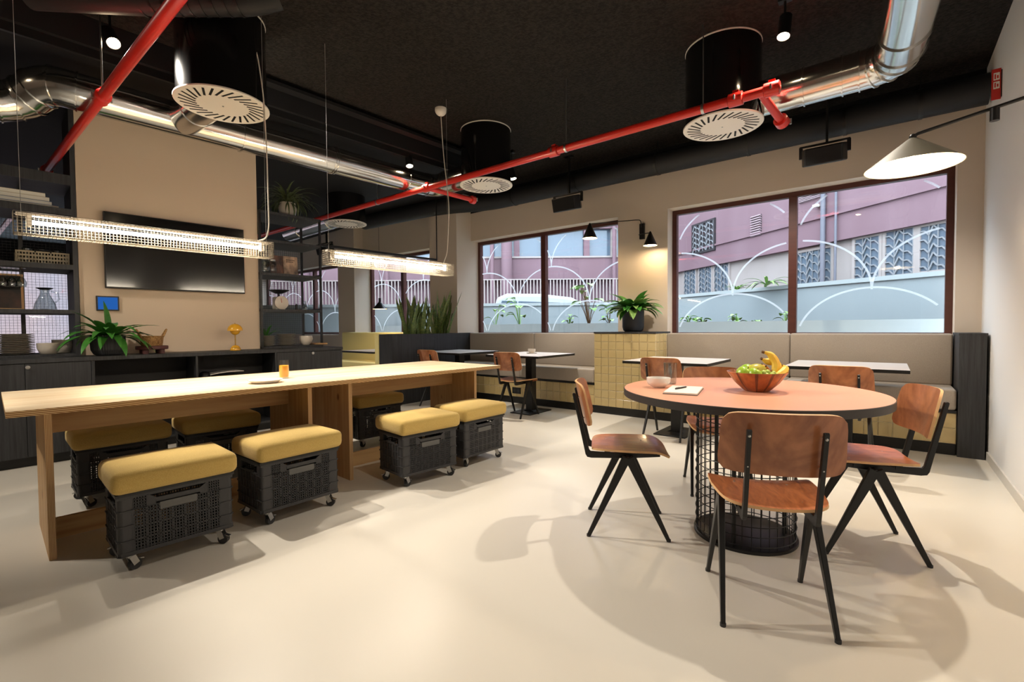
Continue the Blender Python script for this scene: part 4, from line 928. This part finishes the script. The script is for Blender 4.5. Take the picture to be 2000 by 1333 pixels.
MB().lathe(dome(.074, .215, .075), 36).build('shade', M_YLAMP, o, smooth=40, solid=.002); MB().cyl((0, 0, .288), (0, 0, .3), .004, 8).build('finial', M_GOLD, o)
# media cabinet device
q = onA(432, 730, -5.68); o = dth('game_console', 'white and black curved console lying in the media cabinet', 'console', a=-5.70, b=q.y, z=.551)
rbox('core', M_TVB, .2, .33, .06, .01, o, (0, 0, .025))
for z0_, sgn in ((.012, 1), (.088, -1)):
    m = MB(); m.grid(lambda u, v: ((v-.5)*.24, (u-.5)*.38, z0_+(-.012 if sgn > 0 else .03)*(0 if sgn > 0 else 1)*(u)+.012*math.sin(math.pi*u)*(-sgn)+(.0)), 14, 4); m.build('side_plate', M_WHITEM, o, smooth=60, solid=.006)
q = onA(394, 728, -5.62); o = dth('smart_speaker', 'round black speaker beside the console in the media cabinet', 'speaker', a=-5.60, b=q.y+.02, z=.551)
MB().lathe([(.001, 0), (.04, 0), (.055, .03), (.058, .07), (.045, .12), (.02, .138), (.001, .14)], 24).build('housing', M_BMETAL, o, smooth=40); MB().lathe([(.0585, .06), (.0585, .066)], 24).build('ring', M_RUBBER, o)

# ---------------------------------------------------------------- plants at the windows
pp = onY(1236, 655, YF+.2); o = thing('pillar_plant', Vector((pp.x, YF+.21, CAPZ)), 0, 'bushy green plant in a blue black pot on the tiled pillar', 'plant')
MB().lathe([(.001, 0), (.1, 0), (.122, .018), (.134, .06), (.136, .262), (.13, .262), (.127, .24), (.001, .24)], 44).build('pot', M_POTB, o, smooth=30); MB().lathe([(.001, .242), (.127, .242)], 24).build('soil', M_SOIL, o)
rq = random.Random(9)
for k in range(72):
    az = k*2.399; u = (k/72); el = 1.5-1.05*u+rq.uniform(-.14, .14); back = max(0, math.sin(az)); leaf(o, M_LEAF2 if rq.random() < .35 else M_LEAF, (math.cos(az)*.05, math.sin(az)*.05, .25), az, el+.25*back, rq.uniform(.26, .43)*(1-.5*back), rq.uniform(.085, .125), rq.uniform(1.0, 2.0), n=8)
rq = random.Random(21)
for i, (px, lb) in enumerate(((798, 'snake plant at the left end of the black planter box'), (822, 'snake plant second from the left in the planter box'), (850, 'snake plant third from the left, tallest in the planter box'), (868, 'snake plant at the right end of the planter box'))):
    y_ = onX(px, 640, xp-.15).y; o = thing('snake_plant', (xp-.15, y_, .99), 0, lb, 'plant', 'snake plants in the planter box')
    for k in range(12):
        az = rq.uniform(0, 6.28); r_ = rq.uniform(.0, .09); L_ = rq.uniform(.42, .68)*(1.15 if i >= 2 else 1); w_ = rq.uniform(.055, .08); m = MB(); n = 7; p = Vector((math.cos(az)*r_*.8, math.sin(az)*r_, 0)); el = rq.uniform(1.18, 1.5); d = Vector((math.cos(az)*math.cos(el), math.sin(az)*math.cos(el), math.sin(el))); tw = rq.uniform(0, 3.14)
        for q in range(n+1):
            t_ = q/n; wv = w_*(1-.15*abs(t_-.5))*(1 if t_ < .6 else max(.03, 1-((t_-.6)/.4)**1.6)); an = tw+t_*1.2; s_ = Vector((math.cos(an), math.sin(an), 0))
            for e__ in (-1, 0, 1): m.v.append(tuple(p+d*(L_*t_)+s_*(e__*wv/2)+Vector((-s_.y, s_.x, 0))*(abs(e__)*wv*.18)))
        for q in range(n):
            for e__ in (0, 1): b0_ = q*3+e__; m.f.append([b0_, b0_+1, b0_+4, b0_+3]); m.mi.append(0)
        m.build('leaf', M_SNAKE, o, smooth=60)
# ================================================================ CEILING
def drum(p, lb):
    o = thing('ceiling_diffuser', (p[0], p[1], 0), 0, lb, 'air vent', 'black drum diffusers'); zb = 2.735
    MB().lathe([(.283, zb+.012), (.283, ZC)], 56).build('drum', M_BDUCT, o, smooth=40); MB().lathe([(.285, ZC-.012), (.287, ZC-.006), (.285, ZC)], 56).build('top_rim', M_WHITEM, o, smooth=40)
    MB().lathe([(.001, zb), (.296, zb), (.30, zb+.003), (.30, zb+.012), (.001, zb+.012)], 64).build('face_plate', M_WHITEM, o, smooth=30)
    s0_ = None
    for k in range(28):
        an = 2*math.pi*k/28; c = Vector((.215*math.cos(an), .215*math.sin(an), zb-.0008))
        if s0_ is None: s0_ = MB().box(-.058, .058, -.0075, .0075, 0, .002).build('slot', M_SLOT, o); s = s0_
        else: s = s0_.copy(); C.objects.link(s)
        s.location = c; s.rotation_euler = (0, 0, an+R(28))
    MB().cyl((0, 0, zb-.004), (0, 0, zb+.001), .006, 8).build('screw', M_STEEL, o)
    return o
DA, DC, DE, DG = (-3.78, 1.405), (-1.075, 4.11), (-3.61, 4.07), (-6.58, 4.15)
drum(DA, 'black drum diffuser largest in view, above the long table'); drum(DC, 'black drum diffuser at the right near the shiny duct elbow'); drum(DE, 'black drum diffuser in the middle of the ceiling'); drum(DG, 'black drum diffuser far back above the metal shelf')
def path(pts, rad, n=6):
    """round the corners of a polyline"""
    P = [Vector(p) for p in pts]; out = [P[0]]
    for i in range(1, len(P)-1):
        a = (P[i-1]-P[i]); b_ = (P[i+1]-P[i]); ra = min(rad, a.length*.49, b_.length*.49); s_ = P[i]+a.normalized()*ra; e_ = P[i]+b_.normalized()*ra
        for k in range(n+1):
            t = k/n; out.append(s_*(1-t)**2+P[i]*2*t*(1-t)+e_*t*t)
    out.append(P[-1]); return out
def ring(m, p, d, r_, w_=.012):
    d = Vector(d).normalized(); m.tube([Vector(p)-d*w_/2, Vector(p)+d*w_/2], r_, 28)
def duct(lb, pts, r_, rings, branch=None):
    o = thing('air_duct', (0, 0, 0), 0, lb, 'duct', 'galvanised air ducts'); pa = path(pts, .3)
    MB().tube(pa, r_, 32).build('pipe', M_DUCT, o, smooth=60)
    L_ = [0]
    for i in range(1, len(pa)): L_.append(L_[-1]+(pa[i]-pa[i-1]).length)
    for s_ in rings:
        s_ = s_*L_[-1]
        for i in range(1, len(pa)):
            if L_[i] >= s_:
                t = (s_-L_[i-1])/max(1e-6, L_[i]-L_[i-1]); m = MB(); ring(m, pa[i-1].lerp(pa[i], t), pa[i]-pa[i-1], r_+.009, .01); m.build('joint_ring', M_DUCT, o, smooth=40); break
    if branch:
        MB().tube(branch, r_*.95, 32).build('branch', M_DUCT, o, smooth=60); m = MB(); ring(m, branch[0].lerp(branch[1], .55), branch[1]-branch[0], r_*.95+.005); m.build('joint_ring', M_DUCT, o, smooth=40)
    return o
q0 = onA(196, 189, -4.8); z_ = 2.905; da = toD(Vector((DA[0], DA[1], 0)))
far = toD(Vector((0, 4.12, 0)))
j1 = Dw(-4.8, .52, z_); j2 = Dw(-4.86, .33, 2.93)
p3 = onA(45, 197, -5.05); p4 = onA(-40, 200, -5.05)
fe = Vector((Dw(-4.8, 4.35).x, 4.13, 2.92))
duct('long shiny duct running past the television wall', [Dw(-5.05, p4.y-.6, p4.z+.02), Dw(p4.x, p4.y, p4.z), Dw(p3.x, p3.y, p3.z), j2, j1, Dw(-4.8, 1.5, z_), Dw(-4.8, 3.6, z_+.015), fe, Vector((DE[0]-.288, 4.1, 2.92))], .135, (.105, .13, .15, .17, .19, .21, .235, .45, .62, .625, .8, .86, .92),
     [Dw(-4.75, da.y-.02, z_), Dw(da.x-.286, da.y, 2.87)])
zz = 2.90; d0 = fl(1500, 190, zz); d1 = fl(1615, 158, zz); d2 = fl(1722, 118, zz); d3 = fl(1783, 10, zz); dn = (Vector((.14, 2.2, zz)))
duct('shiny duct with a bend at the right of the ceiling', [Vector((DC[0]+.288, d0.y, zz)), d1, Vector((.03, d0.y-.01, zz)), Vector((.09, 3.3, zz)), Vector((.12, 1.0, zz))], .13, (.07, .13, .155, .175, .195, .215, .24, .3, .6))
o = duct('short shiny duct behind the metal shelf', [Vector((-8.6, 4.25, 2.86)), Vector((DG[0]-.288, 4.17, 2.86))], .13, (.3, .9))
# red sprinkler pipes
def pipe(lb, p0, p1, r_, coup, hang, tees=()):
    o = thing('sprinkler_pipe', (0, 0, 0), 0, lb, 'pipe', 'red sprinkler pipes'); MB().cyl(p0, p1, r_, 18).build('pipe', M_RED, o, smooth=40); d = (p1-p0).normalized()
    for t in coup:
        c = p0.lerp(p1, t); m = MB(); m.tube([c-d*.05, c-d*.045, c+d*.045, c+d*.05], [r_+.004, r_+.014, r_+.014, r_+.004], 18); m.box(-.02, .02, -.012, .012, r_+.004, r_+.03, Matrix.Translation(c)); cp = m.build('coupling', M_RED, o, smooth=40)
        for s_ in (1, -1): MB().cyl(c+Vector((0, s_*(r_+.018), -.016)), c+Vector((0, s_*(r_+.018), .016)), .007, 8).build('bolt', M_STEEL, cp)
    for t in hang:
        c = p0.lerp(p1, t); MB().cyl(c+Vector((0, 0, r_)), Vector((c.x, c.y, ZC)), .005, 6).build('hanger_rod', M_STEEL, o); m = MB(); ring(m, c, d, r_+.004, .02); m.build('hanger_ring', M_STEEL, o, smooth=40)
    for t, e_ in tees:
        c = p0.lerp(p1, t); MB().cyl(c, e_, r_*.85, 16).build('branch', M_RED, o, smooth=40); dd_ = (e_-c).normalized(); m = MB(); m.tube([e_-dd_*.06, e_-dd_*.055, e_, e_+dd_*.015], [r_, r_+.016, r_+.016, r_*.6], 16); cp = m.build('end_cap', M_RED, o, smooth=40)
        MB().cyl(e_+Vector((.05, 0, -.02)), e_+Vector((.05, 0, .02)), .008, 8).build('bolt', M_STEEL, cp)
    return o
ZP = 2.74
ZA = 2.69
a0 = fl(320, 21, ZA); a1 = fl(190, 188, ZA); a2 = fl(95, 335, ZA); ya = (a0.y+a1.y+a2.y)/3
def tt(p, q, x): return (x-p.x)/(q.x-p.x)
pA0, pA1 = Vector((.5, ya, ZA)), Vector((-15.3, ya+.02, ZA)); pipe('red sprinkler pipe crossing the upper left above the lamp', pA0, pA1, .032, (tt(pA0, pA1, a1.x), tt(pA0, pA1, a2.x)), (tt(pA0, pA1, a1.x+.02), .75))
c0 = fl(640, 427.5, ZP); c1 = fl(1075, 301, ZP); c2 = fl(1475, 187, ZP); yb_ = (c1.y+c2.y)/2-.03
e1 = fl(1522, 177, ZP); pB0, pB1 = Vector((e1.x, yb_, ZP)), Vector((-9.5, yb_+.02, ZP))
tb = fl(850, 372, ZP)
pipe('red sprinkler pipe running diagonally below the drum diffusers', pB0, pB1, .033, (.004, .03, tt(pB0, pB1, fl(1085, 298, ZP).x), tt(pB0, pB1, tb.x)), (tt(pB0, pB1, fl(1375, 215, ZP).x), tt(pB0, pB1, fl(1107, 290, ZP).x), tt(pB0, pB1, fl(750, 398, ZP).x)),
     ((.012, Vector((e1.x-.03, yb_+.4, ZP-.1))), (tt(pB0, pB1, tb.x), Vector((tb.x+.05, yb_+.75, ZP)))))
# black insulated pipes
o = thing('insulated_pipe', (0, 0, 0), 0, 'thick black insulated pipe along the top of the window wall', 'pipe'); MB().tube(path([(XR-.02, 5.6, 3.075), (-4.9, 5.6, 3.075), (-5.6, 5.2, 3.05), (-7.5, 5.1, 3.05)], .3), .125, 24).build('pipe', M_BPIPE, o, smooth=60)
for x in (.2, -.35, -1.2, -2.2, -3.3, -4.4): m = MB(); ring(m, (x, 5.6, 3.075), (1, 0, 0), .131, .03); m.build('strap', M_BMETAL, o, smooth=40); MB().cyl((x, 5.6, 3.2), (x, 5.6, ZC), .006, 6).build('hanger_rod', M_BMETAL, o)
f0, f1, f2 = fl(150, -6, 3.2), fl(300, 2, 3.2), fl(490, 2, 3.2)
o = thing('flexible_duct', (0, 0, 0), 0, 'black wrapped flexible duct at the upper left edge', 'duct'); MB().tube(path([f0+(f0-f1)*.6, f1, f2, f2+Vector((.1, .12, .06))], .2), .085, 20).build('pipe', M_BPIPE, o, smooth=60)
for k in range(9): m = MB(); ring(m, f1.lerp(f2, -.1+k*.125), f2-f1, .089, .014); m.build('wrap_ring', M_BMETAL, o, smooth=40)
o = thing('cable_tray', (0, 0, 0), 0, 'dark cable tray hung under the ceiling along the soffit', 'tray'); MB().bar(Dw(-4.42, 1.2, 3.3), Dw(-4.42, 4.4, 3.3), .1, .03).build('tray', M_BLACKP, o)
for k in range(4): MB().cyl(Dw(-4.42, 1.5+.8*k, 3.31), Dw(-4.42, 1.5+.8*k, ZC), .006, 6).build('hanger_rod', M_BMETAL, o)

# spots
def spot(p, target, energy, lb, ang=62, blend=.6, size=.03, col=(1, .91, .79)):
    p = Vector(p); d = (Vector(target)-p).normalized(); o = thing('track_spotlight', p, 0, lb, 'spotlight', 'black ceiling spotlights')
    q = d.to_track_quat('Z', 'Y').to_matrix().to_4x4()
    b_ = MB().lathe([(.03, -.16), (.04, -.155), (.042, 0), (.038, 0), (.036, -.012)], 24); h = b_.build('housing', M_BMETAL, o, smooth=40); h.matrix_local = q
    l = MB().lathe([(.001, -.006), (.036, -.006)], 24, cap=False).build('lens', M_SPOTL, h)
    MB().cyl(tuple(-d*.09), tuple(Vector((-d.x*.09, -d.y*.09, ZC-p.z-.03))), .008, 8).build('stem', M_BMETAL, o)
    MB().box(-d.x*.09-.04, -d.x*.09+.04, -d.y*.09-.025, -d.y*.09+.025, ZC-p.z-.035, ZC-p.z).build('mount', M_BMETAL, o)
    ld = bpy.data.lights.new('spot_light', 'SPOT'); ld.energy = energy; ld.spot_size = R(ang); ld.spot_blend = blend; ld.shadow_soft_size = size; ld.color = col
    lo = bpy.data.objects.new('spot_light', ld); C.objects.link(lo); lo.parent = o; lo.matrix_local = Matrix.Translation(d*.012) @ (-d).to_track_quat('Z', 'Y').to_matrix().to_4x4()
    return o
def E_(k): return 100*k
spot(fl(222, 85, 3.08), (-1.5, 1.1, 0), E_(2.0), 'lit black spotlight at the upper left above the red pipe', 95)
spot(fl(1530, 72, 3.08), (-.75, 2.9, 0), E_(1.2), 'lit black spotlight at the right beside the duct bend', 90)
spot(fl(800, 325, 3.0), (-3.6, 3.2, 0), E_(1.2), 'lit black spotlight far back by the duct elbow', 80)
spot(fl(1003, 350, 3.0), (-3.0, 4.9, 0), E_(1.3), 'lit black spotlight beside the middle diffuser', 80)
spot((-.45, 1.6, 3.1), (-.9, 2.2, 0), E_(.3), 'added unseen spotlight above the camera over the salmon table', 90)  # lamp out of view, added for light around the round table
spot((-4.6, -.75, 3.1), (-2.0, .6, 0), E_(.45), 'added unseen spotlight behind the camera over the open floor', 95)  # added outside the frame to light the floor on the left
spot((-4.5, -.9, 3.05), (-4.6, .8, .9), E_(1.2), 'added unseen spotlight over the left end of the sideboard', 72)  # unseen lamp, added to light the sideboard
spot((-7.6, 2.2, 3.05), (-7.4, 3.2, 0), E_(1.0), 'unseen spotlight in the room behind the shelves', 100)  # lamp not in view, lights the space behind the shelves
spot((-4.42, 1.66, 3.08), (-1.6, 1.6, 0), E_(1.35), 'added spotlight hidden behind the largest drum diffuser', 95)  # unseen lamp added for foreground light and shadows from the left
spot((-1.2, 4.62, 3.08), (-.9, 5.5, .5), E_(1.3), 'added spotlight hidden behind the right drum diffuser', 100)  # extra lamp kept out of sight, added to brighten the window bench

# linear mesh pendants
def linear(b0, b1, lb, canopy=None):
    a_, z0, z1 = -3.6, 1.632, 1.745; o = dth('linear_pendant', lb, 'lamp', 'wire mesh linear pendants', a=a_, b=0, z=0); h = .05; m = MB(); st = .0165; t = .0009
    n = round((b1-b0)/st)
    for i in range(n+1):
        b_ = b0+(b1-b0)*i/n
        m.box(-h-t, -h+t, b_-t, b_+t, z0, z1); m.box(h-t, h+t, b_-t, b_+t, z0, z1); m.box(-h, h, b_-t, b_+t, z0-t, z0+t)
    for k in range(8):
        z = z0+(z1-z0)*k/7; m.box(-h-t, -h+t, b0, b1, z-t, z+t); m.box(h-t, h+t, b0, b1, z-t, z+t)
        for e_ in (b0, b1): m.box(-h, h, e_-t, e_+t, z-t, z+t)
    for k in range(7):
        x = -h+2*h*k/6; m.box(x-t, x+t, b0, b1, z0-t, z0+t)
        for e_ in (b0, b1): m.box(x-t, x+t, e_-t, e_+t, z0, z1)
    m.build('wire_mesh', M_MESHW, o)
    bx('top_channel', M_WHITEM, -.022, .022, b0+.01, b1-.01, z1-.012, z1, o); MB().cyl((0, b0+.07, z1-.045), (0, b1-.07, z1-.045), .0105, 14).build('tube', M_TUBE, o, smooth=40)
    for e_ in (b0+.05, b1-.07): bx('tube_holder', M_WHITEM, -.018, .018, e_, e_+.02, z1-.065, z1-.012, o)
    for e_ in (b0+.03, b1-.03): MB().cyl((0, e_, z1), (0, e_, ZC-.002), .0013, 5).build('suspension_wire', M_STRING, o)
    return o
L1 = linear(.1, 1.387, 'lit wire mesh linear pendant lamp at the left, in front of the television')
pts = [(0, 1.3, 1.748), (0, 1.36, 1.775), (0, 1.378, 1.86), (0.01, 1.37, 2.4), (.0, 1.36, 2.8), (-.02, 1.33, 3.1), (-.06, 1.25, ZC-.01)]
MB().tube(path(pts, .1), .0048, 8).build('power_cable', M_WIREW, L1, smooth=60)
L2 = linear(1.797, 3.09, 'lit wire mesh linear pendant lamp at the far end of the table')
cn = toD(fl(861, 222, 3.31)); MB().lathe([(.001, -.075)]+[(.06*math.sin(R(90)*i/8), -.015-.06*math.cos(R(90)*i/8)) for i in range(1, 9)]+[(.06, 0)], 24).build('ceiling_canopy', M_WHITEM, L2, loc=(cn.x+3.6, cn.y, ZC), smooth=40)
MB().tube(path([(cn.x+3.6, cn.y, ZC-.07), (cn.x+3.62, cn.y+.01, 2.9), (.03, 3.06, 2.3), (.0, 3.05, 1.85), (0, 3.0, 1.75)], .15), .0042, 8).build('power_cable', M_WIREW, L2, smooth=60)

# cone lamps
def plight(parent, loc, e_, r_=.03, col=(1, .8, .55)):
    ld = bpy.data.lights.new('lamp_light', 'POINT'); ld.energy = e_; ld.shadow_soft_size = r_; ld.color = col; lo = bpy.data.objects.new('lamp_light', ld); C.objects.link(lo); lo.parent = parent; lo.location = loc
def cone(parent, c, r_, h, mo, lit, r0=.02):
    """c = rim centre"""
    m = MB(); m.lathe([(r_, 0), (r0, h), (.001, h+.01)], 40, c, cap=False); m.m = 1; m.lathe([(r_-.003, .001), (r0-.003, h-.004), (.001, h-.002)], 40, c, cap=False); m.build('shade', [mo, M_LAMPIN], parent, smooth=40)
    if lit: MB().sph((c[0], c[1], c[2]+h*.58), min(.03, r_*.22), 16, 10).build('bulb', M_BULB, parent, smooth=60)
rl = (.088, 3.25, 1.94); o = thing('wall_arm_lamp', (XR, 3.3, 2.2), 0, 'large olive cone wall lamp on a long arm at the right', 'lamp')
rc = (rl[0]-XR, rl[1]-3.3, rl[2]-2.2); cone(o, rc, .205, .145, M_LAMPOUT, True)
ap = Vector((rc[0], rc[1], rc[2]+.155)); MB().tube([ap, ap+Vector((.02, 0, .012)), (-.0, 0, .02)], .0085, 10).build('arm', M_BMETAL, o, smooth=40); MB().cyl(ap+Vector((.3, 0, .0)), ap+Vector((.3, .0, .06)), .018, 12).build('knuckle', M_BMETAL, o, smooth=40); bx('wall_plate', M_BMETAL, -.03, 0, -.05, .05, -.1, .12, o); MB().sph(tuple(ap), .016, 12, 8).build('joint', M_BMETAL, o, smooth=60)
plight(o, (rc[0], rc[1], rc[2]+.022), 13, .03)
wm = onY(1253, 452, YW-.04); o = thing('double_wall_lamp', wm, 0, 'black wall lamp with two cone shades between the windows', 'lamp')
bx('wall_plate', M_BMETAL, -.03, .03, .0, .04, -.1, .1, o); k1_ = onY(1152, 466, YW-.5)-wm; k2_ = onY(1270, 480, YW-.22)-wm
cone(o, (k1_.x, k1_.y, k1_.z), .095, .19, M_BMETAL, True, .012); cone(o, (k2_.x, k2_.y, k2_.z), .085, .17, M_BMETAL, True, .012)
ar = MB(); ar.tube(path([(0, -.005, .05), (0, -.03, .14), (-.05, -.05, .145), (k1_.x, k1_.y, k1_.z+.185)], .05), .006, 8); ar.build('arm', M_BMETAL, o, smooth=60)
MB().tube(path([(0, -.005, -.05), (0, -.1, -.06), (k2_.x, k2_.y, k2_.z+.16)], .03), .006, 8).build('arm', M_BMETAL, o, smooth=60)
plight(o, (k1_.x, k1_.y, k1_.z+.03), 2.5); plight(o, (k2_.x, k2_.y, k2_.z+.03), 4.5)
cp = onY(742, 604, 5.25); o = thing('cone_pendant', cp, 0, 'small black cone pendant lamp hanging over the yellow booth', 'lamp'); cone(o, (0, 0, 0), .13, .13, M_BMETAL, True, .02)
MB().cyl((0, 0, .13), (0, 0, .2), .022, 12).build('neck', M_BMETAL, o, smooth=40); MB().cyl((0, 0, .2), (0, 0, ZC-cp.z), .003, 6).build('power_cable', M_BMETAL, o); plight(o, (0, 0, .02), 3)

# loudspeakers
def speaker(px, py, w_, lb, Y=5.36, rz=0, tilt=.25):
    c = onY(px, py, Y); o = thing('loudspeaker', c, rz, lb, 'speaker', 'black ceiling hung loudspeakers'); h = w_*.22; d = .12
    poly = [(-w_/2+.03, -d), (w_/2-.03, -d), (w_/2, -.02), (w_/2-.04, .08), (-w_/2+.04, .08), (-w_/2, -.02)]
    b_ = MB().prism(poly, -h, h, 'z').build('cabinet', M_BMETAL, o, bevel=.012); b_.rotation_euler = (tilt, 0, 0)
    g = MB().box(-w_/2+.04, w_/2-.04, -d-.004, -d+.002, -h+.012, h-.012).build('grille', M_BLACKP, b_)
    m = MB(); m.bar((.02, .0, h+.03), (.02, .0, ZC-c.z-.01), .03, .02, (1, 0, 0)); m.box(-.04, .08, -.03, .03, ZC-c.z-.012, ZC-c.z); m.bar((-w_/2-.01, 0, 0), (-w_/2-.01, 0, h+.03), .02, .03, (1, 0, 0)); m.bar((w_/2+.01, 0, 0), (w_/2+.01, 0, h+.03), .02, .03, (1, 0, 0)); m.bar((-w_/2-.02, 0, h+.03), (w_/2+.02, 0, h+.03), .03, .012); m.build('bracket', M_BMETAL, o)
speaker(1109, 398, .40, 'black loudspeaker above the middle window', 5.37); speaker(1610, 303, .36, 'black loudspeaker above the right window', 5.37)
speaker(637, 487, .42, 'black loudspeaker far back near the metal shelf', 5.2)
# red fire sign
p = onX(1938, 165, XR-.02); o = thing('fire_sign', (XR, 5.15, onX(1938, 167, XR-.03).z*0+onY(1936, 167, 5.15).z), 0, 'small red fire point sign with white pictograms high on the right wall', 'sign')
hw = .026; cx_ = -.031; bx('plate', M_RED, cx_-hw, cx_+hw, -.004, .004, -.115, .115, o); bx('pictogram', M_WHITEM, cx_-hw*.6, cx_+hw*.7, -.0052, -.004, .03, .085, o); bx('pictogram', M_WHITEM, cx_-hw*.6, cx_+hw*.7, -.0052, -.004, -.035, .018, o); bx('bracket', M_BMETAL, -.006, 0, -.01, .01, -.1, .1, o)
for x0_, z0_, x1_, z1_ in ((-.4, .038, -.1, .075), (.1, .042, .45, .065), (-.4, -.025, -.1, .01), (.1, -.022, .45, .0)): bx('pictogram', M_RED, cx_+x0_*hw, cx_+x1_*hw, -.0058, -.0052, z0_, z1_, o)
